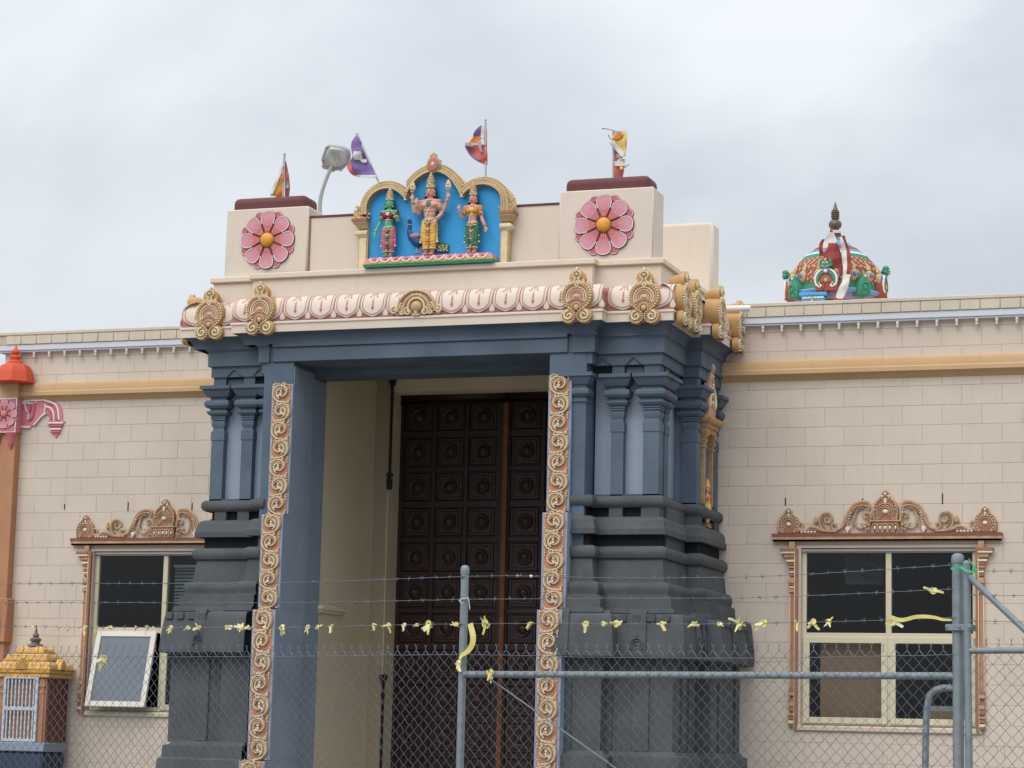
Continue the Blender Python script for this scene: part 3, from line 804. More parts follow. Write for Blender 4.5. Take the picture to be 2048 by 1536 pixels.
# square teeth along the top of the drum and horseshoe reliefs on its face
tm = MB(); tm.box(-.040, .040, -.012, .05, -.035, .035, 0, .006); tooth = tm.mesh('drum_tooth', M_GREY)
km = MB(); km.tube(xz(arc(0, .05, .055, -40, 220, 12), -.006), .008, 5); km.tube(xz(arc(0, .05, .030, -30, 210, 10), -.006), .006, 5); km.ell((0, -.006, .05), .012, 6, 4)
for s_ in (-1, 1): km.ell((s_*.055, -.006, .005), .013, 6, 4)
km.ell((0, -.006, .125), (.012, .01, .016), 6, 4); km = km.mesh('horseshoe_relief', M_GREY)
def along(p0, p1, out, rz, n):
    for i in range(n):
        t = (i+.5)/n; x = p0[0]+(p1[0]-p0[0])*t; y = p0[1]+(p1[1]-p0[1])*t
        nx, ny = (0, -1) if rz == 0 else (1, 0)
        inst('drum_tooth', tooth, por, (x+nx*out, y+ny*out, 2.825), rz)
along((-1.40, YB), (-.40, YB), .372, 0, 7); along((-5.75, YB), (-5.0, YB), .372, 0, 6)
along((-.667, -1.95), (-.667, -1.10), .372, pi/2, 6); along((-.515, -1.15), (-.515, -.05), .372, pi/2, 7); along((-1.55, YC), (-1.40, YC), .372, 0, 1)
for x in (-.745, -1.09, -5.335, -5.07): inst('horseshoe_relief', km, por, (x, YB-.402, 2.53))
for y in (-1.63, -1.40): inst('horseshoe_relief', km, por, (-.667+.402, y, 2.53), pi/2)
for y in (-.78, -.12): inst('horseshoe_relief', km, por, (-.515+.402, y, 2.53), pi/2)
for X in (-.667, -.515):
    y = YB if X < -.6 else -.884
    q = MB(); q.box(X-.165, X+.018, y-.018, y+.1, 3.822, 3.917); q.build('die_block', M_GREY, por)
# ------------------------------------------------ pilasters
PROF = [(0,4.03),(0,4.652),(.007,4.66),(.007,4.75),(-.006,4.757),(-.010,4.785),(.004,4.815),(.006,4.85),(-.006,4.866),(.010,4.870),(.010,4.885),(.002,4.888),(.014,4.893),(.014,4.907),(.004,4.911),(.030,4.922),(.046,4.943),(.046,4.96),(.020,4.968),(.018,4.985),(.048,4.994),(.068,5.018),(.069,5.048),(.052,5.070),(.020,5.078),(.018,5.098),(.045,5.108),(.080,5.160),(.086,5.182),(.108,5.185),(.108,5.220),(.0,5.222),(.0,5.325)]
def rect_lathe(mb, x0, x1, y0, y1, prof, sides=(1,1,1,1), m=0):
    """sides = how far the profile projects on -X, +X, -Y, +Y (0/1)"""
    V = []; k = len(prof)
    for e, z in prof:
        a_, b_, c_, d_ = x0-e*sides[0], x1+e*sides[1], y0-e*sides[2], y1+e*sides[3]
        V += [(a_,c_,z),(b_,c_,z),(b_,d_,z),(a_,d_,z)]
    F = []
    for i in range(k-1):
        for j in range(4): F.append((4*i+j, 4*i+(j+1)%4, 4*i+4+(j+1)%4, 4*i+4+j))
    F.append((3,2,1,0)); F.append(tuple(4*(k-1)+j for j in range(4)))
    return mb.add(V, F, m)
SHAFT = PROF[:12]; CAP = PROF[11:]
def pilaster(x0, x1, y0, y1, sides):
    q = MB(); rect_lathe(q, x0, x1, y0, y1, SHAFT, sides); p = q.build('pilaster', M_BLUE, por, org=((x0+x1)/2, (y0+y1)/2, 4.03), ang=25)
    q = MB(); rect_lathe(q, x0, x1, y0, y1, CAP, sides); q.build('capital', M_BLUE, p, ang=25)
F3 = (1,1,1,0)
pilaster(-1.515, -1.39, YC, YC+.10, F3)
pilaster(-1.151, -1.026, YB, YB+.10, F3)
pilaster(-.825, -.667, YB, YB+.158, F3)
pilaster(-.767, -.667, -1.53, -1.39, (0,1,1,1))
pilaster(-.665, -.515, -.884, -.734, (1,1,1,1))
pilaster(-.615, -.515, -.165, -.01, (0,1,1,1))
pilaster(-5.48, -5.34, YB, YB+.15, (1,1,1,0))
pilaster(-5.136, -5.01, YB, YB+.10, F3)
pilaster(-4.885, -4.76, YB-.004, YB+.10, F3)
# ------------------------------------------------ entablature
two('bracket_band', [(-.10,5.312),(.022,5.315),(.022,5.424)], M_BLUE)
two('architrave', [(.0,5.422),(.052,5.426),(.052,5.575),(.06,5.578),(.06,5.592),(.075,5.595),(.075,5.612)], M_BLUE)
q = MB(); q.box(-4.72, -1.55, YC-.052, -1.6, 5.428, 5.575, 0, .004); q.box(-4.72, -1.55, YC-.075, -1.6, 5.576, 5.612, 0, .004); q.build('centre_architrave', M_BLUE, por)
q = MB(); q.box(-4.75, -1.52, YC-.022, -1.62, 5.60, 5.70); q.build('architrave_backing', M_BLUE, por)
# small roof slots with triangular hoods between the dies
for x0, x1, y, s in ((-1.015,-.84,YB,0),(-1.315,-1.165,YB,0),(-5.33,-5.145,YB,0),(-5.0,-4.89,YB,0)):
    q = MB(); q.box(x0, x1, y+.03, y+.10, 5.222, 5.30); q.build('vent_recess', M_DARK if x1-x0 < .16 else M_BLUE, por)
    xm = (x0+x1)/2
    q = MB(); q.tube([(xm-.075, y-.03, 5.325), (xm, y-.035, 5.395), (xm+.075, y-.03, 5.325)], .008, 5); q.build('hood_mould', M_BLUE, por)
# eaves
EV = [(-5.79, .0), (-5.79, -1.92), (-5.135, -1.92), (-5.135, -2.08), (-1.165, -2.08), (-1.165, -1.92), (-.495, -1.92), (-.495, -1.06), (-.343, -1.06), (-.343, .0)]
def evs(name, prof, m, mats=None, path=EV):
    q = MB(); q.sweep(path, prof, m if not isinstance(m, bpy.types.Material) else 0); return q.build(name, mats or m, por)
evs('eave_cove', [(-.105,5.608),(-.10,5.64),(-.085,5.67),(-.055,5.695),(-.02,5.712),(-.005,5.717)], M_BLUE)
evs('eave_fascia', [(-.06,5.7165),(.0,5.717),(.003,5.795),(.014,5.80),(.016,5.812),(.012,5.822),(-.004,5.828)], M_CREAM)
COVE = [(-.006,5.828),(.0,5.86),(.0,5.90),(-.003,5.94),(-.009,5.975),(-.020,6.008),(-.038,6.038),(-.064,6.062),(-.10,6.08),(-.15,6.09),(-.24,6.095)]
evs('lotus_cove', COVE, M_RED)
LEDGE = [(-5.52, .0), (-5.52, -1.845), (-5.02, -1.845), (-5.02, -1.95), (-1.29, -1.95), (-1.29, -1.83), (-.625, -1.83), (-.625, .0)]
evs('frieze', [(-.028,6.04),(-.028,6.302)], M_CREAM, path=LEDGE)
evs('ledge', [(-.03,6.300),(.0,6.301),(.0,6.308),(.003,6.310),(.003,6.352),(-.004,6.36),(-.06,6.362)], [1,1,0,0,0,0], [M_CREAM, M_OCHRE], path=LEDGE)
q = MB(); q.box(-5.56, -.45, -1.80, 0, 5.70, 6.094); q.box(-5.49, -.66, -1.80, -.0, 6.094, 6.357); q.build('roof_slab', M_CREAM, por)
# ------------------------------------------------ painted lotus petals on the cove
cl = [0.0]
for a_, b_ in zip(COVE, COVE[1:]): cl.append(cl[-1]+math.hypot(b_[0]-a_[0], b_[1]-a_[1]))
CT = cl[9]
def cove_pt(v, off):
    d = v*CT
    for i in range(len(COVE)-1):
        if d <= cl[i+1] or i == len(COVE)-2:
            t = (d-cl[i])/(cl[i+1]-cl[i]); o = COVE[i][0]+(COVE[i+1][0]-COVE[i][0])*t; z = COVE[i][1]+(COVE[i+1][1]-COVE[i][1])*t
            tx, tz = COVE[i+1][0]-COVE[i][0], COVE[i+1][1]-COVE[i][1]; l = math.hypot(tx, tz)
            return o+tz/l*off, z-tx/l*off
PW = .278
def petal_mesh(w):
    b = MB(); hw = w/2
    def half(v):
        pts = [(0.02,0),(.05,.28),(.09,.52),(.135,.72),(.185,.87),(.25,.955),(.34,.985),(.5,.99),(1.0,.99)]
        for (a_, h0), (c_, h1) in zip(pts, pts[1:]):
            if v <= c_: return (h0+(h1-h0)*(v-a_)/(c_-a_))*hw
        return hw
    vs = [.02,.045,.075,.11,.15,.20,.26,.33,.42,.53,.65,.78,.9,1.0]
    V = []; F = []; cols = (-1,-.92,-.5,0,.5,.92,1)
    for v in vs:
        for cth in cols:
            e = .002 if abs(cth) == 1 else .011
            o, z = cove_pt(v, e); V.append((half(v)*cth, -o, z))
    n = len(cols)
    for i in range(len(vs)-1):
        for j in range(n-1): F.append((i*n+j, i*n+j+1, (i+1)*n+j+1, (i+1)*n+j))
    b.add(V, F, 0)
    def stroke(uv, wd, m=1, off=.0135):
        P = []; Nn = []
        for u, v in uv:
            o, z = cove_pt(v, off); o2, z2 = cove_pt(v, off+.01); P.append((u, -o, z)); Nn.append(Vector((0, -(o2-o), z2-z)).normalized())
        b.ribbon(P, wd, m, Nn)
    k_ = .80
    L = [(-half(v)*k_, v+.05) for v in vs[1:-1]]
    L = [q for q in L if q[1] < .99]; stroke([(0,.085)] + L[1:], .008); stroke([(0,.085)] + [(-u, v) for u, v in L[1:]], .008)
    E = [(-half(v)*.985, v) for v in vs[1:]]
    stroke(E, .005, 1, .0115); stroke([(-u, v) for u, v in E], .005, 1, .0115)
    for u0, sg in ((-.018,-1),(.018,1)):
        stroke([(u0,.86),(u0+.002*sg,.76),(u0+.008*sg,.67),(u0+.018*sg,.61),(u0+.03*sg,.62)], [.007,.008,.009,.011,.006])
    stroke([(0,.86),(0,.72),(.001,.58)], [.006,.007,.004])
    for v, w_ in ((.53,.012),(.48,.015),(.43,.018),(.375,.020)): stroke([(-w_/2,v),(w_/2,v)], .012)
    stroke([(0,.335),(0,.30),(0,.25),(0,.21)], [.014,.030,.024,.004])
    # teardrop at the junction of neighbouring petals
    V = []; F = []
    tv = [(.03,.0),(.04,.55),(.07,.9),(.11,1),(.15,.85),(.20,.5),(.26,.15),(.28,0)]
    for v, h in tv:
        o, z = cove_pt(v, .009)
        for s_ in (-1, 1): V.append((w/2+s_*h*.030, -o, z))
    b.add(V, [(2*i, 2*i+1, 2*i+3, 2*i+2) for i in range(len(tv)-1)], 0)
    return b.mesh('lotus_petal', [M_CREAM2, M_RED], 180)
covs = [o for o in por.children if o.name.startswith('lotus_cove')][0]
def petals(p0, p1, n, rz):
    a_, b_ = Vector((*p0, 0)), Vector((*p1, 0)); w = (b_-a_).length/n
    me = petal_mesh(w)
    for i in range(n):
        inst('lotus_petal', me, covs, a_+(b_-a_)*((i+.5)/n), rz)
petals((-5.135, -2.08), (-1.165, -2.08), 14, 0)
petals((-5.79, -1.92), (-5.135, -1.92), 2, 0)
petals((-1.165, -1.92), (-.495, -1.92), 2, 0)
petals((-.495, -1.92), (-.495, -1.06), 3, pi/2)
petals((-.343, -1.06), (-.343, -.0), 4, pi/2)
petals((-5.79, 0), (-5.79, -1.92), 7, -pi/2)
# ------------------------------------------------ cornice medallions (horseshoe nasi)
def medallion():
    b = MB(); y = -.03
    # body: lower barrel, two volutes, neck and small head, running back over the cove
    def barrel(cx, cz, r, y0, y1, m=0, sq=1.0, n=20):
        b.plate(arc(cx, cz, r, 0, 360, n, r*sq)[:-1], y0, y1, m, .008)
    barrel(0, .285, .158, y, .11); barrel(-.078, .082, .080, y, .03); barrel(.078, .082, .080, y, .03)
    b.plate([(-.055,.40),(-.03,.455),(-.03,.50),(.03,.50),(.03,.455),(.055,.40)], y, .06, 0, .006)
    barrel(0, .498, .052, y, .03, 0, 1.05, 14); b.plate([(-.03,.53),(0,.578),(.03,.53)], y, .02, 0, .004)
    # small barrel behind the head
    pr = []
    for i in range(6):
        q = i/5; pr.append((-.02+.17*q, .080*math.sqrt(max(0, 1-(q*.97)**2))+.004))
    V = []; F = []; n = 12
    for yy, r_ in pr:
        for j in range(n): V.append((r_*math.cos(2*pi*j/n), yy, .470+r_*math.sin(2*pi*j/n)))
    for i in range(len(pr)-1):
        for j in range(n): F.append((i*n+j, i*n+(j+1)%n, (i+1)*n+(j+1)%n, (i+1)*n+j))
    F.append(tuple(range(n-1,-1,-1))); F.append(tuple((len(pr)-1)*n+j for j in range(n)))
    b.add(V, [f[::-1] for f in F], 0)
    body = b.mesh('cornice_medallion', [M_TAN])
    b = MB(); y = -.034
    b.plate(arc(0, .285, .128, 0, 360, 20)[:-1], y-.003, y+.02, 1)
    b.plate([(-.048,.03),(-.03,.06),(-.022,.10),(-.03,.15),(-.038,.175),(.038,.175),(.03,.15),(.022,.10),(.03,.06),(.048,.03),(.052,.012),(-.052,.012)], y-.004, y+.05, 3)
    for i in range(27):
        q = rad(-58+296*i/26); b.ell((.143*math.cos(q), y-.004, .285+.143*math.sin(q)), (.0125,.014,.0125), 6, 4, 2)
    b.tube(xz(arc(0, .285, .124, -52, 232, 20), y-.005), .008, 5, 0)
    for r_, t in ((.100,.0085),(.076,.007),(.052,.007)):
        pts = arc(0, .272, r_, -28, 208, 16); b.tube(xz(pts, y-.006), [t*(.6+.5*abs(2*i/16-1)) for i in range(17)], 6, 2 if r_ > .06 else 0)
        for s_ in (0, -1): b.ell((pts[s_][0]*.93, y-.008, pts[s_][1]), t*1.25, 6, 4, 4)
    b.ell((0, y-.004, .275), (.034,.018,.022), 8, 5, 0); b.tube(xz(arc(0,.275,.036,0,360,12,.026), y-.006), .005, 5, 2)
    b.ell((0, y-.002, .165), (.03,.02,.032), 8, 5, 0); b.tube(xz(arc(0,.168,.044,-20,200,10), y-.004), .008, 5, 0)
    for s_ in (-1, 1):
        for i in range(15):
            q = rad(90*0+ (20 if s_ > 0 else 160) - s_*i*20.0); b.ell((s_*.078+.068*math.cos(q), y-.003, .082+.068*math.sin(q)), (.0105,.012,.0105), 5, 3, 2)
        p = spiral(s_*.078, .082, .052, .008, 90 if s_ > 0 else 90, 90+s_*-470, 16); b.tube(xz(p, y-.006), [.0105-.004*i/16 for i in range(17)], 5, 4)
        b.tube(xz(smooth_pts([(s_*.012,.50),(s_*.018,.45),(s_*.04,.415),(s_*.066,.405),(s_*.075,.43),(s_*.06,.44)],4), y-.005), .0085, 5, 2)
    b.plate([(0,.365),(.032,.405),(0,.445),(-.032,.405)], y-.012, y, 2, .003); b.ell((0, y-.014, .405), .010, 6, 4, 0)
    b.tube(xz(arc(0,.498,.040,0,360,14), y-.004), .008, 5, 2); b.ell((0, y-.004, .498), .024, 8, 6, 0); b.ell((0, y-.006, .558), (.014,.01,.022), 6, 4, 4)
    relief = b.mesh('relief', [M_GOLD, M_RED, M_GOLDL, M_BROWN, M_CRGLD])
    return body, relief
MED, MEDR = medallion()
ZM = 5.677
def put_med(x, y, rz, z=ZM, s=.965):
    o = inst('cornice_medallion', MED, por, (x, y, z), rz, sc=(1.0, 1, s)); kid('relief', MEDR, o); return o
for px, yy in ((418, -1.985), (519, -2.15), (1152, -2.15), (1287, -1.985)):
    p = W(px, 620, yy); put_med(p.x, yy+.04, 0)
for x, y in ((-.445, -1.72), (-.445, -1.32), (-.293, -.93), (-.293, -.10)): put_med(x+.005, y, pi/2)
put_med(-5.83, -1.62, -pi/2); put_med(-5.83, -.7, -pi/2)
# the flatter kudu over the doorway
b = MB(); y = -.018
def ap(pts, r, m, n=5, yy=y): b.tube(xz(pts, yy), r, n, m)
b.plate(arc(0, .07, .205, -15, 195, 22, .185)+[(-.20,0),(.20,0)], y+.01, .16, 2, .006)
ap(arc(0,.06,.195,-8,188,20,.185), .013, 0); ap(arc(0,.06,.165,-5,185,18,.155), .010, 2); ap(arc(0,.06,.135,-10,190,18,.14), .017, 0); ap(arc(0,.08,.088,-40,220,18,.09), .013, 1)
b.ell((0, y, .085), (.06,.035,.055), 12, 8, 3)
for s_ in (-1,1):
    for cx_, cz_, r_, dr in ((.235,.05,.042,1),(.155,.03,.032,-1),(.085,.035,.045,1),(.145,.085,.038,1)):
        p = spiral(s_*cx_, cz_, r_, .006, 90, 90-s_*dr*430, 14); ap(p, [.011-.004*i/14 for i in range(15)], 1); b.ell((p[-1][0], y-.004, p[-1][1]), .010, 6, 4, 4)
    p = spiral(s_*.065, .232, .042, .006, -90, -90+s_*430, 14); ap(p, [.010-.003*i/14 for i in range(15)], 1, 5, y+.02)
b.tube(xz(arc(0,.20,.045,150,390,14,.035), y), .011, 5, 1); b.ell((0, y, .205), (.022,.015,.018), 8, 5, 0)
b.tube([(0,y,.005),(0,y,.045)], .022, 8, 0); b.plate(arc(0,.004,.045,180,360,8,.012), y-.012, y, 4)
me = b.mesh('kudu_ornament', [M_GOLD, M_GOLDL, M_RED, M_GOLD, M_CRGLD])
p = W(832, 625, -2.10); inst('kudu_ornament', me, por, (p.x, -2.085, 5.832))
# rain spout
q = MB(); q.tube([(-.62,-.35,6.11),(-.10,-.35,6.10)], .032, 12); q.build('rain_spout', M_WHITE, por)

# ------------------------------------------------ carved scroll strips beside the doorway
def scroll_unit():
    b = MB(); y = -.012
    m = smooth_pts([(-.082,-.108),(-.03,-.100),(.04,-.082),(.084,-.03),(.080,.038),(.036,.078),(-.018,.074),(-.052,.040),(-.050,-.006),(-.018,-.034),(.018,-.024),(.024,.006),(.004,.018)], 4); n = len(m)
    b.tube(xz(m, y), [.008+.008*math.sin(pi*min(1, .15+i/(n-1)*.9)) for i in range(n)], 6, 0, .8)
    b.tube(xz(m[3:-6], y-.013), .0042, 4, 1); b.tube(xz([(x*.80+.004, z*.80-.004) for x, z in m[10:30]], y-.006), .0065, 4, 2)
    b.ell((m[-1][0], y-.010, m[-1][1]), (.013,.014,.013), 6, 4, 1)
    b.tube(xz(smooth_pts([(.02,-.062),(.048,-.03),(.046,.02),(.018,.044),(-.012,.034)], 4), y-.004), [.009,.0095,.010,.0105,.011,.0115,.012,.012,.0115,.011,.0105,.010,.0095,.009,.008,.007,.006], 5, 2)
    b.tube(xz(smooth_pts([(.022,-.058),(.046,-.03),(.044,.016),(.018,.038)], 4), y-.014), .004, 4, 1)
    b.ell((.004, y-.008, -.010), (.014,.012,.018), 6, 4, 1); b.ell((.03, y-.006, -.028), (.012,.012,.014), 6, 4, 1)
    b.tube(xz(spiral(-.028, .086, .030, .008, -60, 300, 14), y-.004), [.009-.003*i/14 for i in range(15)], 5, 0)
    b.tube(xz(spiral(-.028, .086, .030, .010, -40, 260, 10), y-.012), .0038, 4, 1); b.ell((-.028, y-.008, .086), .008, 5, 3, 1)
    for x, z, r_ in ((.076,.094,.010),(.058,.078,.008),(.084,.065,.009),(.062,.108,.007),(-.082,.082,.009),(-.084,.055,.008),(-.074,-.082,.010),(-.058,-.098,.008),(-.084,-.06,.008),(.086,-.092,.008)):
        b.ell((x, y+.002, z), (r_*.9, .011, r_*1.25), 5, 3, 1)
    b.ell((.035, y, .098), (.02,.012,.010), 6, 4, 2); b.ell((-.03, y, -.094), (.018,.012,.009), 6, 4, 2)
    return b.mesh('scroll', [M_SCROLL, M_BONE, M_GOLD])
SCR = scroll_unit()
def strip(px0, px1, z0, z1, yf, first, pyz):
    x0 = W(px0, pyz, yf).x; x1 = W(px1, pyz, yf).x
    q = MB(); q.box(x0, x1, yf, yf+.12, z0, z1, 0, .004)
    s = q.build('carved_strip', M_TERR2, por, org=((x0+x1)/2, yf, z0))
    q = MB(); q.box(x0+.008, x1-.008, yf-.004, yf+.004, z0+.008, z1-.008, 0, .002); q.build('strip_ground', M_STRG, s)
    q = MB(); q.box(x0-.022, x1+.022, yf+.02, -1.6, z0-.03, z1, 0, .0); q.build('strip_return', M_JAMB_LIT, s)
    q = MB(); q.box(x0-.023, x1+.023, yf+.004, yf+.03, z0, z1, 0, .004); q.build('strip_edge', M_LILAC, s)
    nsc = max(1, round((z1-z0)/.203)); ps = (z1-z0)/nsc; z = z1-ps/2; i = first
    while z > z0:
        o = inst('scroll', SCR, s, ((x0+x1)/2, yf-.003, z), sc=(1.06 if i % 2 == 0 else -1.06, 1, 1.03*ps/.203)); z -= ps; i += 1
for a_, b_, z0, z1, yf, f, pz in ((543,577,3.86,5.192,-1.975,1,900),(523,558,2.905,3.845,-2.11,0,1120),(503,540,1.405,2.88,-2.29,0,1370),(481,524,-.0,1.395,-2.44,1,1530),
                              (1099,1136,3.86,5.20,-1.975,1,890),(1087,1128,2.905,3.838,-2.11,0,1120),(1075,1116,.6,2.89,-2.29,0,1370)):
    strip(a_, b_, max(z0,.6), z1, yf, f, pz)

# ------------------------------------------------ parapet blocks, caps, walls
def pblock(x0, x1, cx0, cx1):
    q = MB(); q.box(x0, x1, -1.80, -1.42, 6.355, 7.085, 0, .012); blk = q.build('parapet_block', M_CREAM, por, org=((x0+x1)/2, -1.8, 6.36))
    q = MB(); q.box(cx0, cx1, -1.785, -1.45, 7.00, 7.215); q = q.build('parapet_cap', M_BROWN, blk, bev=.062); q.modifiers[0].segments = 4
    return blk
bR = pblock(-1.716, -.74, -1.665, -.79); bL = pblock(-5.386, -4.45, -5.33, -4.49)
q = MB(); q.box(-4.45, -1.716, -1.755, -1.60, 6.355, 6.962); pw = q.build('parapet_wall', M_CREAM, por, org=(-3.1,-1.75,6.36))
q = MB(); q.box(-4.45, -1.716, -1.765, -1.59, 6.962, 6.985, 0, .004); q.build('parapet_coping', M_BROWN, pw)
for x in (-4.45,): q = MB(); q.box(x, x+.016, -1.764, -1.70, 6.362, 6.962, 0, .003); q.build('edge_line', M_TERRA, pw)
q = MB(); q.box(-5.15, -.60, .02, .30, 6.1, 7.12, 0, .035); q.build('raised_parapet', M_CREAM, por)
# rosettes
mp = bpy.data.materials.new('rosette_petal_paint'); mp.use_nodes = True
t_ = mp.node_tree; bs = t_.nodes['Principled BSDF']; bs.inputs['Roughness'].default_value = .65
tcn = t_.nodes.new('ShaderNodeTexCoord'); sx_ = t_.nodes.new('ShaderNodeSeparateXYZ'); t_.links.new(tcn.outputs['Object'], sx_.inputs[0])
cr_ = t_.nodes.new('ShaderNodeValToRGB'); mr_ = t_.nodes.new('ShaderNodeMapRange'); mr_.inputs[1].default_value = .05; mr_.inputs[2].default_value = .31
t_.links.new(sx_.outputs['Z'], mr_.inputs[0]); t_.links.new(mr_.outputs[0], cr_.inputs[0])
cr_.color_ramp.elements[0].position = .1; cr_.color_ramp.elements[0].color = (.45,.05,.03,1)
e_ = cr_.color_ramp.elements.new(.45); e_.color = (.66,.24,.28,1)
cr_.color_ramp.elements[-1].position = .8; cr_.color_ramp.elements[-1].color = (.72,.33,.41,1)
nn_ = t_.nodes.new('ShaderNodeTexNoise'); nn_.inputs['Scale'].default_value = 14; mm_ = t_.nodes.new('ShaderNodeMixRGB'); mm_.blend_type = 'MULTIPLY'; mm_.inputs[0].default_value = .25
t_.links.new(tcn.outputs['Object'], nn_.inputs[0]); t_.links.new(cr_.outputs[0], mm_.inputs[1]); t_.links.new(nn_.outputs['Color'], mm_.inputs[2]); t_.links.new(mm_.outputs[0], bs.inputs['Base Color'])
M_DISC = mat('orange_boss_paint', (0.72, 0.33, 0.045), .5, .1, 14, .05)
def ros_petal():
    b = MB(); ol = [(0,.05),(.024,.075),(.048,.12),(.070,.175),(.084,.225),(.083,.265),(.064,.292),(.034,.306),(0,.31)]
    ol = ol + [(-x, z) for x, z in reversed(ol[1:-1])]
    b.plate(ol, -.020, 0, 1, .009, fm=0)
    inn = [(x*.90, .05+(z-.05)*.965) for x, z in ol]
    b.tube([(x, -.021, z) for x, z in inn[3:-2]], .0042, 4, 2)
    for a_ in (-10, 0, 10): b.tube([(math.sin(rad(a_))*.09,-.021,math.cos(rad(a_))*.09),(math.sin(rad(a_))*.125,-.022,math.cos(rad(a_))*.125)], .0024, 4, 3)
    b.ell((0,-.02,.165), .006, 5, 3, 3)
    return b.mesh('petal', [mp, M_LINE, M_WHITE, M_CRGLD])
def ros_leaf():
    b = MB(); b.plate([(-.055,.25),(-.045,.30),(-.03,.315),(0,.325),(.03,.315),(.045,.30),(.055,.25)], -.010, 0, 1, .005, fm=0)
    b.tube([(-.042,-.011,.29),(-.027,-.011,.308),(0,-.011,.317),(.027,-.011,.308),(.042,-.011,.29)], .0035, 4, 2)
    return b.mesh('back_petal', [M_PINK2, M_LINE, M_WHITE])
RP, RL = ros_petal(), ros_leaf()
def rosette(x, z, y, s=1.0, parent=None, disc=None):
    b = MB(); b.lathe((0,0,0), [(.075,0),(.075,.02),(.068,.036),(.05,.05),(.025,.058),(.004,.06)], 20)
    b.v = [(p[0], -p[2], p[1]) for p in b.v]
    me = b.mesh('rosette', disc or M_DISC)
    o = inst('rosette', me, parent, (x, y-.008, z), sc=(s,s,s))
    for i in range(8):
        kid('petal', RP, o, (0,.006,0), ry=rad(45*i)); kid('back_petal', RL, o, (0,.006,0), ry=rad(22.5+45*i))
    return o
pR = W(1208, 450, -1.81); pL = W(535, 480, -1.81)
rosette(pR.x, pR.z, -1.80, 1.0, por); rosette(pL.x, pL.z, -1.80, 1.0, por)
# ================================================================== relief niche over the door
def c5(x, y): return 680 + x*.18555, 300 + y*.18555
YN = -1.86
def n5(x, y, yy=YN): p = W(*c5(x, y), yy); return (p.x, p.z)
inner = smooth_pts([n5(*p) for p in ((300,690),(301,610),(330,530),(390,465),(460,432),(530,425),(600,445),(660,490),(710,548))], 5)
mid_ = smooth_pts([n5(*p) for p in ((715,545),(750,445),(800,365),(860,305),(930,262),(1005,242),(1075,248),(1140,278),(1200,332),(1250,402),(1290,468),(1315,515))], 5)
rgt = smooth_pts([n5(*p) for p in ((1317,513),(1370,455),(1440,408),(1520,382),(1600,388),(1670,422),(1720,475),(1736,550),(1738,640),(1738,680))], 5)
bl_ = n5(300, 1185); br_ = n5(1737, 1185)
inn = [(bl_[0], 6.365)] + inner + mid_[1:] + rgt[1:] + [(br_[0], 6.365)]
ctr = Vector((sum(p[0] for p in inn)/len(inn), 6.75))
b = MB(); b.plate([(p[0], p[1]) for p in inn], -1.815, -1.60, 0)
niche = b.build('relief_niche', M_SKYB, por, org=(-3.05, -1.77, 6.37))
# three-lobed golden arch: outer rim, leaf edge, bead line
def offset_curve(pts, d):
    o = []
    for i in range(len(pts)):
        a_, c_ = Vector(pts[max(i-1,0)]), Vector(pts[min(i+1,len(pts)-1)]); t = (c_-a_).normalized(); o.append((pts[i][0]-t.y*d, pts[i][1]+t.x*d))
    return o
arch = MB()
for lobe in (inner, mid_, rgt):
    xlo = -9 if lobe is inner else (inner[-1][0]-.004 if lobe is mid_ else mid_[-1][0]-.004); xhi = inner[-1][0]+.004 if lobe is inner else (mid_[-1][0]+.004 if lobe is mid_ else 9)
    for d, yy, r_, m in ((.010,-1.875,.010,1),(.030,-1.865,.016,0),(.060,-1.85,.022,0)):
        arch.tube(xz([q_ for q_ in offset_curve(lobe, d) if xlo <= q_[0] <= xhi], yy), r_, 6, m)
    oc = offset_curve(lobe, .034); n = len(oc)
    arch.add(sum(([(p[0], -1.845, p[1]), (q_[0], -1.845, q_[1]), (q_[0], -1.62, q_[1]), (p[0], -1.62, p[1])] for p, q_ in zip(lobe, [(min(max(v_[0], xlo), xhi), v_[1]) for v_ in offset_curve(lobe, .078)])), []),
             [(4*i+j, 4*i+(j+1)%4, 4*i+4+(j+1)%4, 4*i+4+j) for i in range(n-1) for j in range(4)], 2)
    L = sum((Vector(a_)-Vector(c_)).length for a_, c_ in zip(lobe, lobe[1:])); cnt = int(L/.017); dd = offset_curve(lobe, .012); ee = offset_curve(lobe, .082)
    for i in range(cnt):
        t = i/(cnt-1)*(n-1); k0 = min(int(t), n-2); f = t-k0
        p = Vector(dd[k0])*(1-f)+Vector(dd[k0+1])*f; arch.ell((p.x, -1.885, p.y), .009, 5, 3, 3)
        if xlo <= (Vector(ee[k0])*(1-f)+Vector(ee[k0+1])*f).x <= xhi:
            p = Vector(ee[k0])*(1-f)+Vector(ee[k0+1])*f; arch.ell((p.x, -1.85, p.y), (.012,.02,.012), 6, 4, 0)
arch.build('arch_border', [M_GOLD, M_TERRA, M_GOLD, M_CRGLD], niche)
gp = n5(1018, 165)
b = MB(); b.lathe((0,0,0), [(.06,0),(.065,.02),(.055,.035),(.03,.04)], 16, 0); b.lathe((0,0,.02), [(.022,0),(.02,.02),(.008,.03)], 10, 1); b.v = [(p[0], -p[2], p[1]*1.2) for p in b.v]
for i in range(18): q = i*pi/9; b.ell((.066*math.cos(q), -.016, .08*math.sin(q)), .011, 5, 3, 2)
for i in range(5): b.ell(((i-2)*.016, -.012, .09+.012*(2-abs(i-2))), (.012,.012,.018), 5, 3, 2)
b.v = [(p[0]+gp[0], p[1]-1.875, p[2]+gp[1]) for p in b.v]
b.build('crest_gem', [M_RED, M_GOLDL, M_GOLD], niche)
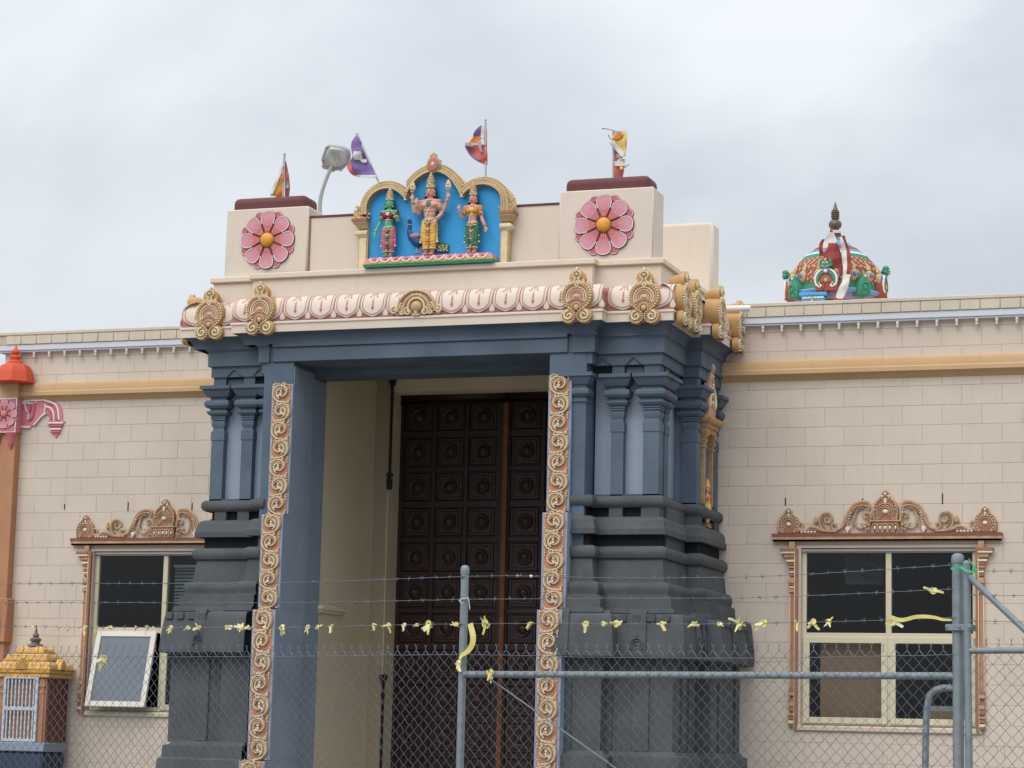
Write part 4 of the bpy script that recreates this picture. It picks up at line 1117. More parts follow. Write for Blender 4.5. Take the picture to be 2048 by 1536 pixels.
for s_, xc in ((-1, n5(252, 900)[0]), (1, n5(1775, 900)[0])):
    b = MB(); zt = 6.86
    x0, x1 = (W(718, 460, -1.85).x, W(736.5, 460, -1.85).x) if s_ < 0 else (W(1001, 460, -1.85).x, W(1018, 460, -1.85).x); xc = (x0+x1)/2; SD = (1,0,1,0) if s_ < 0 else (0,1,1,0)
    rect_lathe(b, x0, x1, -1.85, -1.70, [(0,6.36),(0,6.70)], SD, 0)
    b.box(x0+.012, x1-.012, -1.862, -1.84, 6.365, 6.70, 1, .004)
    rect_lathe(b, x0, x1, -1.85, -1.70, [(0,6.70),(.012,6.705),(.012,6.715),(.022,6.72),(.034,6.738),(.034,6.758),(.02,6.774),(.0,6.778)], SD, 1)
    rect_lathe(b, x0, x1, -1.85, -1.70, [(.0,6.778),(-.01,6.782),(-.01,6.80),(.01,6.80),(.022,6.825),(.05,6.85),(.055,6.868)], SD, 0)
    rect_lathe(b, x0, x1, -1.85, -1.70, [(.062,6.868),(.062,6.895),(.055,6.90)], SD, 2)
    b.build('column', [M_GOLD, M_GOLDL, M_TERRA], niche, ang=25)
    # leaf scroll finial on the capital
    b = MB()
    for pts, r_ in (([(0,0),(.045,.01),(.075,.04),(.07,.085),(.045,.11),(.06,.135),(.09,.13)],.016),([(-.03,.0),(.01,.015),(.04,.045),(.035,.08),(.005,.085),(-.005,.06),(.01,.05)],.014),([(-.06,.0),(-.04,.03),(-.05,.055),(-.075,.05)],.012),([(.03,.0),(.08,.02),(.10,.06),(.095,.10)],.012)):
        p = smooth_pts(pts, 4); b.tube([(xc+s_*(x_+.01), -1.84, 6.90+z_) for x_, z_ in p], [1.35*r_*(1-.5*i/len(p)) for i in range(len(p))], 5, 0)
    for x_, z_ in ((.05,.06),(.015,.065),(-.06,.045),(.075,.115)): b.ell((xc+s_*x_, -1.855, 6.90+z_), .011, 5, 3, 1)
    b.build('leaf_scroll', [M_GOLD, M_GOLDL], niche)
# pink lotus pedestal the statues stand on
M_PGRN = mat('leaf_green_paint', (0.06, 0.26, 0.08), .65, .08); M_PYEL = mat('mustard_paint', (0.48, 0.38, 0.05), .65, .08); M_TEAL = mat('teal_green_paint', (0.035, 0.24, 0.20), .65, .08)
b = MB(); PX0, PX1 = -3.73, -2.335
path = [(PX0, -1.76), (PX0, -2.0), (PX1, -2.0), (PX1, -1.76)]
b.sweep(path, [(-.035,6.36),(-.02,6.362),(.0,6.364),(.0,6.376),(.004,6.380),(.004,6.392),(-.004,6.396),(-.006,6.410),(-.012,6.43),(-.035,6.455),(-.06,6.468),(-.12,6.470)], [0,0,0,1,1,2,2,3,3,3,3])
b.add([(PX0+.10,-1.9,6.4695),(PX1-.10,-1.9,6.4695),(PX1-.10,-1.76,6.4695),(PX0+.10,-1.76,6.4695)], [(0,1,2,3)], 3)
ped = b.build('lotus_pedestal', [M_TEAL, M_PGRN, M_PYEL, M_PINK], niche)
b = MB()
for r_, t_, m in ((.050,.0038,0),(.036,.003,1)):
    b.tube([(x_, -(.012*0)+(-.012 if True else 0)+ (z_*.55), z_) for x_, z_ in [(-r_*1.05,.062*r_/.052),(-r_,.03*r_/.052),(-r_*.6,.008),(0,.002),(r_*.6,.008),(r_,.03*r_/.052),(r_*1.05,.062*r_/.052)]], t_, 4, m)
b.ell((0, .012, .035), (.02,.008,.018), 6, 4, 2)
pme = b.mesh('lotus_leaf', [M_WHITE, M_WHITE, M_PINK2])
nl = 11
for i in range(nl): inst('lotus_leaf', pme, ped, (PX0+.06+(PX1-PX0-.12)*(i+.5)/nl, -1.997, 6.402))

# ================================================================== statues
M_SK = mat('flesh_pink_paint', (0.64, 0.33, 0.26), .6, .06, 12, .04); M_SK2 = mat('rosy_skin_paint', (0.68, 0.31, 0.26), .6, .06, 12, .04)
M_SKG = mat('jade_skin_paint', (0.11, 0.44, 0.26), .6, .08, 12, .04); M_HAIR = mat('black_hair_paint', (0.015, 0.015, 0.02), .5, .1)
M_YD = mat('yellow_robe_paint', (0.78, 0.50, 0.11), .6, .1, 12, .05); M_YDD = mat('orange_fold_paint', (0.62, 0.29, 0.04), .6, .08)
M_RD = mat('crimson_robe_paint', (0.58, 0.17, 0.20), .6, .1, 12, .05); M_RDD = mat('wine_bodice_paint', (0.20, 0.03, 0.035), .6, .1); M_GD = mat('bottle_green_robe_paint', (0.02, 0.16, 0.075), .6, .1, 12, .05)
M_EYE = mat('eye_white_paint', (0.75, 0.75, 0.72), .5, .02); M_LIP = mat('red_lip_paint', (0.42, 0.05, 0.05), .5, .05); M_ORB = mat('saffron_bodice_paint', (0.66, 0.30, 0.03), .6, .08)
M_PEA = mat('peacock_blue_paint', (0.015, 0.07, 0.24), .5, .12, 14, .05); M_PEAG = mat('peacock_green_paint', (0.03, 0.17, 0.07), .55, .15, 16, .06); M_MAUV = mat('mauve_saddle_paint', (0.40, 0.25, 0.27), .7, .08)
def statue(name, label, x, y, H, sex, arms, skin, robe, fold, top, seed=0):
    """H total height with crown; local units of H, facing -Y"""
    t = thing(name, label, 'statue', (x, y, 6.4695))
    B = WO[t.name]
    def G(p): return (B.x+p[0]*H, B.y+p[1]*H, B.z+p[2]*H)
    def S(pts): return [G(p) for p in pts]
    fem = sex == 'f'
    sh = .098 if fem else .112
    b = MB()
    def tb(pts, rs, n=8): b.tube(S(pts), [r_*H for r_ in rs], n)
    def el(c_, r_): b.ell(G(c_), tuple(q*H for q in r_), 14, 9)
    # torso, neck, head
    el((0,0,.585), (.083 if fem else .098, .058, .085)); el((0,-.004,.50), (.060 if fem else .076, .050, .075)); el((0,0,.41), (.088 if fem else .086, .060, .065))
    if fem:
        for s_ in (-1,1): el((s_*.042,-.046,.585), (.036,.034,.036))
    else:
        for s_ in (-1,1): el((s_*.045,-.038,.60), (.042,.03,.034))
    tb([(-sh,0,.638),(0,0,.652),(sh,0,.638)], (.034,.045,.034)); tb([(0,0,.64),(0,-.004,.72)], (.034,.032))
    el((0,-.006,.765), (.055,.058,.068)); el((0,-.018,.735), (.045,.046,.037))
    el((0,-.066,.757), (.010,.014,.018)); tb([(0,-.056,.785),(0,-.068,.757)], (.006,.010), 6)
    for s_ in (-1,1): el((s_*.052,0,.762), (.009,.014,.024))
    # legs and feet
    for s_ in (-1,1):
        tb([(s_*.042,0,.42),(s_*.044,-.004,.31),(s_*.040,-.006,.215),(s_*.039,.006,.13),(s_*.036,.006,.035)], (.056,.050,.037,.034,.022))
        el((s_*.038,-.03,.014), (.023,.052,.014)); el((s_*.036,.0,.022), (.022,.026,.022))
        for i in range(5): el((s_*(.038+(i-2)*.009),-.078+.004*abs(i-1),.009), (.0055,.012,.007))
    # arms: each = shoulder, elbow, wrist, hand direction, finger mode
    for (s0, e0, w0, hd, up_) in arms:
        s0, e0, w0, hd = (Vector(q) for q in (s0, e0, w0, hd)); hd.normalize()
        tb([s0, (s0+e0)/2, e0], (.032,.028,.024)); tb([e0, (e0*.55+w0*.45), w0], (.025,.024,.016))
        pc = w0+hd*.026; side = hd.cross(Vector((0,-1,0)))
        if side.length < .1: side = Vector((1,0,0))
        side.normalize(); side *= up_
        tb([w0, pc, w0+hd*.045], (.015,.021,.019))
        for i, (o_, l_) in enumerate(((-.015,.036),(-.005,.044),(.005,.041),(.0145,.031))):
            r0 = w0+hd*.04+side*o_; m1 = r0+hd*l_*.55+Vector((0,-.004,0)); e1 = r0+hd*l_+Vector((0,-.010 if i else -.006,0))
            tb([r0, m1, e1], (.0072,.0068,.005), 6)
        tb([w0+hd*.018-side*.012, w0+hd*.034-side*.030+Vector((0,-.006,0)), w0+hd*.052-side*.034+Vector((0,-.010,0))], (.0085,.0078,.006), 6)
    me = remesh(b, .0062*H/.8, 'body', 2)
    me.materials.append(skin); 
    for i in range(len(me.vertices)): me.vertices[i].co -= B
    bo_ = bpy.data.objects.new('body', me); COL.objects.link(bo_); bo_.parent = t; WO[bo_.name] = B.copy()
    def bld(n_, mb, mats): return mb.build(n_, mats, t)
    # face paint: eyes, brows, lips
    f = MB()
    for s_ in (-1,1):
        f.ell(G((s_*.022,-.0575,.772)), (.0150*H,.006*H,.0080*H), 8, 5, 0); f.ell(G((s_*.022,-.0625,.772)), (.0066*H,.004*H,.0066*H), 6, 4, 1)
        f.tube(S([(s_*.008,-.060,.789),(s_*.022,-.062,.795),(s_*.038,-.051,.788)]), .0032*H, 5, 1)
    f.ell(G((0,-.062,.727)), (.0150*H,.006*H,.0062*H), 8, 5, 2)
    if not fem: f.tube(S([(-.016,-.055,.738),(0,-.061,.741),(.016,-.055,.738)]), .0026*H, 5, 1)
    f.ell(G((0,-.057,.800)), (.004*H,.004*H,.006*H), 6, 4, 2)
    bld('face_paint', f, [M_EYE, M_HAIR, M_LIP])
    # tall tiered crown
    c = MB(); z = .80
    prof = [(a_*1.06, .812+(z_-.795)*.917) for a_, z_ in [(.052,.795),(.056,.80),(.056,.81),(.052,.815),(.051,.845),(.048,.848),(.047,.868),(.050,.870),(.050,.880),(.043,.884),(.041,.898),(.044,.90),(.044,.909),(.036,.913),(.033,.925),(.036,.927),(.036,.935),(.028,.939),(.026,.950),(.028,.952),(.028,.958),(.018,.964),(.014,.974),(.017,.980),(.013,.990),(.005,1.0)]]
    c.lathe(G((0,0,0)), [(r_*H, z_*H) for r_, z_ in prof], 16, [0,1,0,0,0,2,0,1,0,2,0,1,0,2,0,1,0,2,0,1,0,0,1,0,0])
    c.plate([(B.x+q[0]*H, B.z+q[1]*H) for q in tear(0, .842, .024, .036)], B.y-.062*H, B.y-.045*H, 1, .004); c.ell(G((0,-.064,.845)), (.009*H,.006*H,.012*H), 8, 5, 3)
    bld('crown', c, [M_GOLD, M_GOLDL, M_TERRA, M_TEAL])
    h = MB()
    for s_ in (-1,1): h.tube(S([(s_*.045,.02,.80),(s_*.058,.022,.74),(s_*.066,.018,.69),(s_*.078,.02,.655)]), [.02*H,.022*H,.02*H,.009*H], 7)
    h.tube(S([(0,.045,.79),(0,.05,.70),(0,.052,.62)]), [.04*H,.05*H,.035*H], 8); bld('hair', h, M_HAIR)
    # robe on the legs, with fold ridges, hem bands and a centre pleat
    r = MB()
    def leg(s_, e): return [(s_*.038,0,.425),(s_*.047,-.003,.36),(s_*.050,-.005,.28),(s_*.048,-.006,.20),(s_*.045,0,.13),(s_*.042,.003,.085)], [.054+e,.050+e,.044+e,.037+e,.033+e,.036+e]
    for s_ in (-1,1):
        p, q = leg(s_, .003); r.tube(S(p), [v*H for v in q], 12, 0)
        for i in range(9):
            z_ = .385-.034*i; rr = (.047 if z_ > .25 else .040 if z_ > .16 else .036); cx_ = s_*(.047 if z_ > .2 else .043)
            r.tube([G((cx_+rr*1.02*math.cos(a_), -.004-rr*1.03*math.sin(a_), z_-.012*math.sin(a_)+s_*.006*math.cos(a_))) for a_ in [pi*k_/8 for k_ in range(9)]], .0034*H, 5, 1)
        r.tube([G((s_*.040+.043*math.cos(a_), .002-.043*math.sin(a_), .088)) for a_ in [2*pi*k_/12 for k_ in range(13)]], .007*H, 5, 2)
        # side sash tails
        r.tube(S([(s_*.088,0,.41),(s_*.098,-.01,.33),(s_*.094,-.006,.25),(s_*.104,-.01,.17)]), [.009*H,.010*H,.009*H,.012*H], 6, 0); r.ell(G((s_*.104,-.012,.165)), (.017*H,.014*H,.014*H), 7, 4, 2); r.ell(G((s_*.096,-.012,.25)), (.014*H,.012*H,.012*H), 7, 4, 2)
    r.tube(S([(0,-.050,.42),(0,-.056,.30),(0,-.050,.18),(0,-.040,.10)]), [.012*H,.006*H,.006*H,.008*H], 8, 1)
    for z_ in (.30,.20,.10): r.ell(G((0,-.066,z_)), (.012*H,.010*H,.014*H), 7, 4, 2)
    if seed == 3:
        rr_ = random.Random(5)
        for s_ in (-1,1):
            for i in range(30):
                z_ = .12+.29*rr_.random(); a_ = pi*(.08+.84*rr_.random()); q = .053 if z_ > .25 else .043
                r.ell(G((s_*.046+q*math.cos(a_), -.004-q*1.06*math.sin(a_), z_)), (.0052*H,.004*H,.0052*H), 5, 3, 2)
    bld('robe', r, [robe, fold, M_GOLDL])
    # jewellery: necklaces, belts, arm bands, ear rings, anklets
    j = MB()
    def ring(c_, rx, ry, t_, m=0, tilt=0.0, n=16, a0=0, a1=2*pi):
        j.tube([G((c_[0]+rx*math.cos(a_), c_[1]-ry*math.sin(a_), c_[2]-tilt*math.sin(a_))) for a_ in [a0+(a1-a0)*k_/n for k_ in range(n+1)]], t_*H, 5, m)
    ring((0,0,.668), .046, .046, .008, 0, .010); ring((0,.004,.648), .064, .062, .007, 1, .030, 14, 0, pi)
    ring((0,0,.43), .083, .068, .011, 0, .012); ring((0,0,.408), .086, .070, .008, 1, .022); ring((0,-.002,.535 if not fem else .528), .075 if not fem else .066, .058, .006, 1)
    j.plate([(B.x+q[0]*H, B.z+q[1]*H) for q in tear(0, .40, .034, -.05)], B.y-.084*H, B.y-.06*H, 0, .005); j.ell(G((0,-.084,.405)), (.013*H,.007*H,.016*H), 8, 5, 2)
    ring((0,-.01,.345), .040, .062, .006, 1, .035, 12, 0, pi)
    j.box(B.x-.028*H, B.x+.028*H, B.y-.076*H, B.y-.06*H, B.z+.585*H, B.z+.635*H, 2 if not fem else 1, .006*H)
    j.tube(S([(.05,-.05,.64),(.015,-.064,.56),(-.035,-.058,.46)]), .0045*H, 5, 3)
    for s_ in (-1,1):
        ring((s_*.036,.004,.060), .026, .026, .006, 0); ring((s_*.036,.004,.042), .024, .024, .006, 0); j.ell(G((s_*.053,-.008,.722)), (.012*H,.012*H,.014*H), 7, 5, 0)
        j.ell(G((s_*sh,-.01,.65)), (.036*H,.034*H,.022*H), 9, 5, 0)
    for (s0, e0, w0, hd, up_) in arms:
        s0, e0, w0 = Vector(s0), Vector(e0), Vector(w0)
        for c0, c1, f, rr in ((s0,e0,.55,.034),(s0,e0,.66,.031),(e0,w0,.84,.024),(e0,w0,.93,.021)):
            p = c0+(c1-c0)*f; d_ = (c1-c0).normalized(); a_ = d_.orthogonal().normalized(); b_ = d_.cross(a_)
            j.tube([G(p+a_*rr*math.cos(q)+b_*rr*math.sin(q)) for q in [2*pi*k_/10 for k_ in range(11)]], .006*H, 5, 0)
        p = s0+(e0-s0)*.58+Vector((0,-.034,0)); j.ell(G(p), (.016*H,.010*H,.020*H), 7, 5, 2)
    bld('jewellery', j, [M_GOLD, M_GOLDL, M_TEAL, M_WHITE])
    if fem:
        d = MB()
        d.lathe(G((0,-.002,0)), [(q[0]*H, q[1]*H) for q in ((.070,.525),(.076,.535),(.086,.56),(.092,.59),(.092,.615),(.086,.635))], 18, 0, 0, 1.0, .78)
        for s_ in (-1,1):
            d.ell(G((s_*.042,-.049,.586)), (.040*H,.038*H,.039*H), 12, 8, 0); d.tube(S([(s_*sh,0,.655),(s_*(sh+.012),-.004,.60)]), [.040*H,.036*H], 10, 0)
        bld('bodice', d, [top])
    return t
def sx_arms(raise_, hang):
    return [((-.098,0,.635), *raise_, 1), ((.098,0,.635), *hang, 1)]
XC, XLf, XRt = W(857.5, 505, -1.9).x, W(776, 508, -1.9).x, W(943.5, 501, -1.9).x
statue('statue', 'four armed pink crowned statue in yellow robe under the tallest niche lobe', XC, -1.895, .865, 'm',
    [((-.112,.01,.635),(-.195,.0,.52),(-.215,-.02,.665),(-.02,-.03,1),1), ((.112,.01,.635),(.165,.0,.525),(.225,-.02,.665),(.02,-.03,1),-1),
     ((-.108,-.02,.63),(-.135,-.02,.50),(-.135,-.085,.60),(0,-.05,1),1), ((.108,-.02,.63),(.155,-.01,.50),(.105,-.07,.42),(-.25,-.15,-1),-1)], M_SK, M_YD, M_YDD, None, 1)
statue('statue', 'green skinned crowned statue in crimson robe under the left lobe of the blue niche', XLf, -1.895, .735, 'f',
    [((-.098,0,.635),(-.135,-.005,.49),(-.185,-.03,.375),(-.12,-.05,-1),-1), ((.098,0,.635),(.142,-.02,.50),(.112,-.085,.575),(-.1,-.2,1),1)], M_SKG, M_RD, M_RDD, M_RDD, 2)
statue('statue', 'pink skinned crowned statue in green robe under the right lobe of the blue niche', XRt, -1.895, .742, 'f',
    [((-.098,0,.635),(-.150,-.01,.505),(-.172,-.055,.60),(-.08,-.1,1),1), ((.098,0,.635),(.135,-.005,.48),(.195,-.03,.365),(.12,-.05,-1),1)], M_SK2, M_GD, M_TEAL, M_ORB, 3)
# weapons held in the raised hands of the tall figure
def held(label, x, z, kind):
    q = MB(); y = -1.915
    q.tube([(x,y,z-.03),(x,y,z+.10)], .010, 6, 0)
    q.plate([(x-.022,z+.06),(x-.028,z+.10),(x-.012,z+.14),(x,z+.155),(x+.012,z+.14),(x+.028,z+.10),(x+.022,z+.06)], y-.014, y+.014, 1, .004)
    for dz in (.045,.075,.105): q.ell((x,y-.014,z+dz), (.018,.01,.009), 7, 4, 0)
    o = q.build('gold_emblem', [M_GOLD, M_GOLDL], None, org=(x,y,z)); tag(o, label, 'emblem', 'gilt emblems in raised hands')
held("small gilt emblem in the tall yellow robed statue's raised hand on the left", XC-.218*.865, 6.4695+.72*.865, 0)
held("small gilt emblem in the tall yellow robed statue's raised hand on the right", XC+.228*.865, 6.4695+.72*.865, 1)
# peacock standing behind the tall figure
pk = thing('peacock_statue', 'blue and green peacock statue standing behind the yellow robed figure in the niche', 'statue', (XC-.04, -1.81, 6.4695))
b = MB(); y = -1.815
def P5(x, yy, d=0): p = W(*c5(x, yy), y); return (p.x, y+d, p.z)
b.tube([P5(880,1010), P5(820,975), P5(770,930), P5(748,880), P5(752,830), P5(760,790), P5(752,762)], [.06,.058,.042,.026,.020,.018,.018], 10)
b.ell(P5(750,768), (.024,.022,.026), 10, 7); b.tube([P5(740,765), P5(722,772)], [.010,.003], 6); b.ell(P5(870,985), (.075,.05,.052), 12, 8)
me = remesh(b, .007, 'body', 2); me.materials.append(M_PEA); B = WO[pk.name]
for v in me.vertices: v.co -= B
o = bpy.data.objects.new('body', me); COL.objects.link(o); o.parent = pk; WO[o.name] = B.copy()
q = MB(); q.ell(P5(828,935,-.02), (.072,.05,.034), 12, 7); q.build('saddle_cloth', M_MAUV, pk)
q = MB()
for i in range(7):
    t = i/6; q.tube([P5(930,1000,.0), P5(1010,1040+18*(t-.5),-.01), P5(1100,1050+70*(t-.5),-.015), P5(1180,1065+60*(t-.5),-.01)], [.03,.03,.022,.008], 6, 0)
rr_ = random.Random(2)
for i in range(34): q.ell(P5(1010+165*rr_.random(), 1025+70*rr_.random(), -.035), (.007,.005,.007), 5, 3, 1)
q.build('tail', [M_PEAG, M_GOLDL], pk)
q = MB()
for x in (830, 862): q.tube([P5(x,1000), P5(x+4,1060), P5(x,1105)], [.014,.009,.008], 6, 0); q.tube([P5(x,1103), P5(x-18,1110,-.02)], .006, 5, 0)
q.build('leg', [M_ZINC], pk)
q = MB()
for yy in (808, 875): q.tube([P5(735,yy,-.004), P5(755,yy+3,-.024), P5(775,yy,-.004)], .006, 5)
for dx in (-8,0,8): q.tube([P5(750,755), P5(748+dx,728)], .004, 4)
q.build('collar', M_GOLD, pk)
# ================================================================== flags and floodlight on the roof
M_PURP = mat('purple_cloth', (0.22, 0.15, 0.36), .8, .15, 8, .1, 30); M_FRED = mat('faded_red_cloth', (0.50, 0.13, 0.11), .8, .15, 8, .1, 30); M_FWHT = mat('dirty_white_cloth', (0.62, 0.60, 0.56), .8, .10, 8, .1, 30)
M_FYEL = mat('faded_yellow_cloth', (0.66, 0.47, 0.16), .8, .12, 8, .1, 30); M_FORG = mat('orange_cloth', (0.62, 0.20, 0.04), .8, .10, 8, .1, 30); M_FGRY = mat('grey_print_cloth', (0.33, 0.33, 0.36), .8, .3, 30, .1, 30)
for m_ in (M_PURP, M_FRED, M_FWHT, M_FYEL, M_FORG, M_FGRY): m_.use_backface_culling = False
def cloth(name, parent, patches, y0, mats, seed=0, amp=.03):
    """patches: list of (material, rows) with rows = [(leftpx, rightpx, py)] top to bottom, each a strip of rippled cloth with thickness"""
    rg = random.Random(seed); q = MB(); ph = rg.random()*6
    for m, rows, dy in patches:
        R = smooth_pts(rows, 4); nc = 7; V = []; n = len(R)
        for t_ in (0, .006):
            for l, r_, py in R:
                for j in range(nc):
                    px = l+(r_-l)*j/(nc-1); yy = y0+dy+amp*math.sin(px*.13+py*.05+ph)+.4*amp*math.sin(py*.22+px*.07)+t_
                    V.append(tuple(W(px, py, yy)))
        F = []
        for i in range(n-1):
            for j in range(nc-1):
                a_ = i*nc+j; F.append((a_, a_+nc, a_+nc+1, a_+1)); o = n*nc; F.append((o+a_, o+a_+1, o+a_+nc+1, o+a_+nc))
        o = n*nc
        for i in range(n-1):
            F.append((i*nc, o+i*nc, o+(i+1)*nc, (i+1)*nc)); F.append((i*nc+nc-1, (i+1)*nc+nc-1, o+(i+1)*nc+nc-1, o+i*nc+nc-1))
        for j in range(nc-1):
            F.append((j, j+1, o+j+1, o+j)); e = (n-1)*nc; F.append((e+j, o+e+j, o+e+j+1, e+j+1))
        q.add(V, F, m)
    return q.build(name, mats, parent, ang=180)
def flag(label, top, bot, y, patches, mats, seed, r=.011, amp=.03):
    a_, b_ = W(*top, y), W(*bot, y); low = b_+(b_-a_)*.15
    t = thing('flag', label, 'flag', low, 'tattered flags along the porch parapet')
    q = MB(); q.tube([low, a_], r, 8); q.ell(a_, r*1.2, 8, 5); q.build('pole', M_POLE, t)
    cloth('cloth', t, patches, y, mats, seed, amp)
flag('drooping red and yellow flag on a pole behind the left maroon capped block', (569,308), (566,400), -1.55,
     [(0,[(566,569,320),(562,568,345),(553,567,365),(543,566,383),(541,566,392)],.03), (1,[(565,567,345),(559,566,365),(553,566,384),(550,566,395)],.0), (2,[(563,568,330),(556,561,350),(546,552,372),(540,545,390)],-.012),
      (3,[(570,572,322),(570,576,340),(570,579,360),(570,580,378),(570,578,394)],.03), (4,[(571,578,362),(571,578,370),(571,577,377)],.012)], [M_FYEL, M_FORG, M_FWHT, M_FRED, M_FGRY], 3, .012, .018)
flag('torn purple flag on a leaning pole beside the floodlight', (714,268), (764,378), -1.35,
     [(0,[(711,716,272),(704,721,282),(702,726,292),(703,731,302),(705,734,312),(700,738,322),(697,743,331),(704,747,340),(708,751,350),(712,752,353)],0), (1,[(707,722,303),(706,724,312),(709,725,320)],-.045), (1,[(718,734,319),(724,733,325)],-.045),
      (1,[(710,752,350),(716,753,354),(740,754,356)],-.012), (2,[(697,703,325),(694,703,334),(699,708,344),(706,712,351)],-.05)], [M_PURP, M_FWHT, M_FRED], 5, .012, .022)
flag('torn red and purple flag on an upright pole behind the right lobe of the niche', (971,240), (971.5,366), -1.35,
     [(0,[(961,967,251),(952,966,259),(947,964,267),(946,962,274)],.02), (1,[(964,970,248),(962,969,262),(961,968,277)],-.01), (2,[(970,973,250),(968,974,265),(968,974,280),(969,974,290)],.01), (3,[(948,963,273),(942,962,279),(939,958,284),(940,956,287)],.0),
      (2,[(940,974,289),(931,974,293),(933,974,299),(938,975,308),(944,975,315),(952,975,321),(962,975,326),(971,975,330)],.0), (0,[(930,934,290),(931,936,297),(938,943,306),(945,951,314),(957,962,322)],-.014), (4,[(955,964,282),(957,963,293),(961,965,305)],-.04), (4,[(930,938,285),(930,946,290),(938,948,293)],-.03)],
     [M_PURP, M_FWHT, M_FRED, M_FORG, M_FGRY], 8, .011, .02)
flag('ragged yellow and red flag wrapped round a pole on the right maroon capped block', (1227,264), (1227,365), -1.60,
     [(0,[(1237,1253,264),(1228,1254,270),(1223,1254,278),(1226,1254,287),(1233,1253,295),(1241,1252,304),(1246,1251,312)],-.03), (1,[(1240,1253,261),(1228,1253,266),(1240,1252,270)],-.01), (2,[(1238,1246,267),(1229,1244,273),(1222,1236,279)],-.05),
      (1,[(1220,1230,281),(1219,1232,287),(1226,1240,295),(1236,1248,306),(1241,1249,314)],-.06), (3,[(1229,1234,298),(1229,1242,310),(1229,1234,322)],.0), (4,[(1233,1243,308),(1234,1245,317)],-.02), (0,[(1238,1250,318),(1238,1249,327)],-.03), (1,[(1229,1244,322),(1229,1250,328),(1230,1249,332)],-.05), (3,[(1229,1249,330),(1228,1248,341),(1229,1246,352),(1230,1245,360)],-.01), (0,[(1239,1246,333),(1240,1247,339)],-.06)],
     [M_FYEL, M_FWHT, M_FORG, M_FRED, M_FGRY], 11, .012, .012)
f4 = [o for o in bpy.data.objects if o.name.startswith('flag') and 'ragged' in o.get('label', '')][0]
q = MB()
for pts_ in ([(1204,257),(1214,258),(1226,261),(1240,265)], [(1217,270),(1218,274),(1222,278)], [(1249,335),(1254,332),(1258,329)]): q.tube([W(x_, y_, -1.64) for x_, y_ in pts_], [.006]+[.004]*(len(pts_)-1), 5)
q.build('torn_hem', mat('brown_hem', (0.25,0.14,0.10), .8, .1), f4)
p = W(880, 320, -1.3); q = MB(); q.tube([(p.x, -1.3, p.z-.35), (p.x, -1.3, p.z)], .02, 8)
tag(q.build('pole_stub', M_POLE, None, org=(p.x, -1.3, p.z-.35)), 'short bare grey pole end behind the red gem on the niche', 'pole')
y = -1.30
pts = [W(640,445,y), W(640,410,y), W(643,388,y), W(650,365,y), W(658,345,y), W(664,333,y)]
fl = thing('floodlight', 'weathered grey floodlight on a bent pole behind the left parapet block', 'floodlight', pts[0])
q = MB(); q.tube(smooth_pts([tuple(p) for p in pts], 4), .021, 8); q.build('bent_pole', M_ZINC, fl)
c = W(674, 314, y); X = Vector((1,-.12,-.1)).normalized(); Nn = Vector((.12,-.86,-.5)).normalized(); Zv = Nn.cross(X).normalized()*-1; X = Zv.cross(Nn)*-1
if Zv.z < 0: Zv = -Zv
X = Vector((1,0,0)) - Nn*Nn.x; X.normalize(); Zv = X.cross(Nn); Zv = Zv if Zv.z > 0 else -Zv
tl = rad(-10); X, Zv = X*math.cos(tl)+Zv*math.sin(tl), Zv*math.cos(tl)-X*math.sin(tl)
hd = [(-.15,-.135),(-.165,-.02),(-.125,.10),(-.085,.135),(.07,.128),(.135,.09),(.15,.02),(.135,-.06),(.06,-.135),(-.04,-.15)]
b = MB(); b.plate(hd, -.035, .02, 0, .014); b.plate([(x_*.8, z_*.8) for x_, z_ in hd], .02, .10, 0)
b.v = [tuple(c + X*v[0] - Nn*v[1] + Zv*v[2]) for v in b.v]; b.build('lamp_housing', M_ZINC, fl)
b = MB(); b.plate([(x_*.80+.004, z_*.80+.01) for x_, z_ in hd], -.05, -.03, 0, .018); b.v = [tuple(c + X*v[0] - Nn*v[1] + Zv*v[2]) for v in b.v]
b.build('lens', mat('cloudy_lamp_lens', (0.46, 0.48, 0.48), .25, .35, 9, .1, 20, spec=.6), fl)
b = MB()
for x_, z_ in ((-.145,-.10),(-.15,-.03),(-.03,-.145),(.05,-.13),(-.10,.115)): b.ell((x_, -.04, z_), (.016,.014,.014), 7, 4, 0)
b.v = [tuple(c + X*v[0] - Nn*v[1] + Zv*v[2]) for v in b.v]; b.build('clip', M_SHEET, fl)

# ================================================================== painted dome behind the right wing
YD = 5.0
def cz(x, y): return 1540 + x*.14977, 390 + y*.14977
def D(x, y, yy=YD): return W(*cz(x, y), yy)
ax_ = D(880, 1300); S_ = (D(1480, 1300)-D(880, 1300)).length/600.0       # metres per zoomed pixel
dome = thing('shrine_dome', 'multicoloured carved temple dome rising behind the right parapet', 'dome', (ax_.x, YD, 5.95))
zt = lambda y: D(880, y).z
M_DPINK = mat('dome_pink_paint', (0.54, 0.28, 0.19), .7, .12, 8, .1); M_DRED = mat('dome_red_line', (0.28, 0.07, 0.05), .7, .08); M_DBLU = mat('dome_sky_paint', (0.09, 0.34, 0.62), .6, .08); M_DGRN = mat('dome_green_paint', (0.05, 0.27, 0.16), .65, .1); M_DORG = mat('dome_orange_paint', (0.36, 0.085, 0.045), .65, .1); M_DMAU = mat('dome_mauve_paint', (0.38, 0.32, 0.50), .65, .06); M_MARN = mat('dome_maroon_side', (0.27, 0.05, 0.03), .7, .1)
R_ = lambda px: px*S_
prof = [(560,1480),(560,1400),(640,1390),(650,1360),(640,1345),(600,1335),(595,1300),(600,1250),(598,1150),(575,1050),(520,950),(490,905)]
prof2 = [(500,905),(495,880),(470,850),(455,840),(450,830),(415,815),(405,800),(380,785),(335,755),(315,735),(290,725),(270,715)]
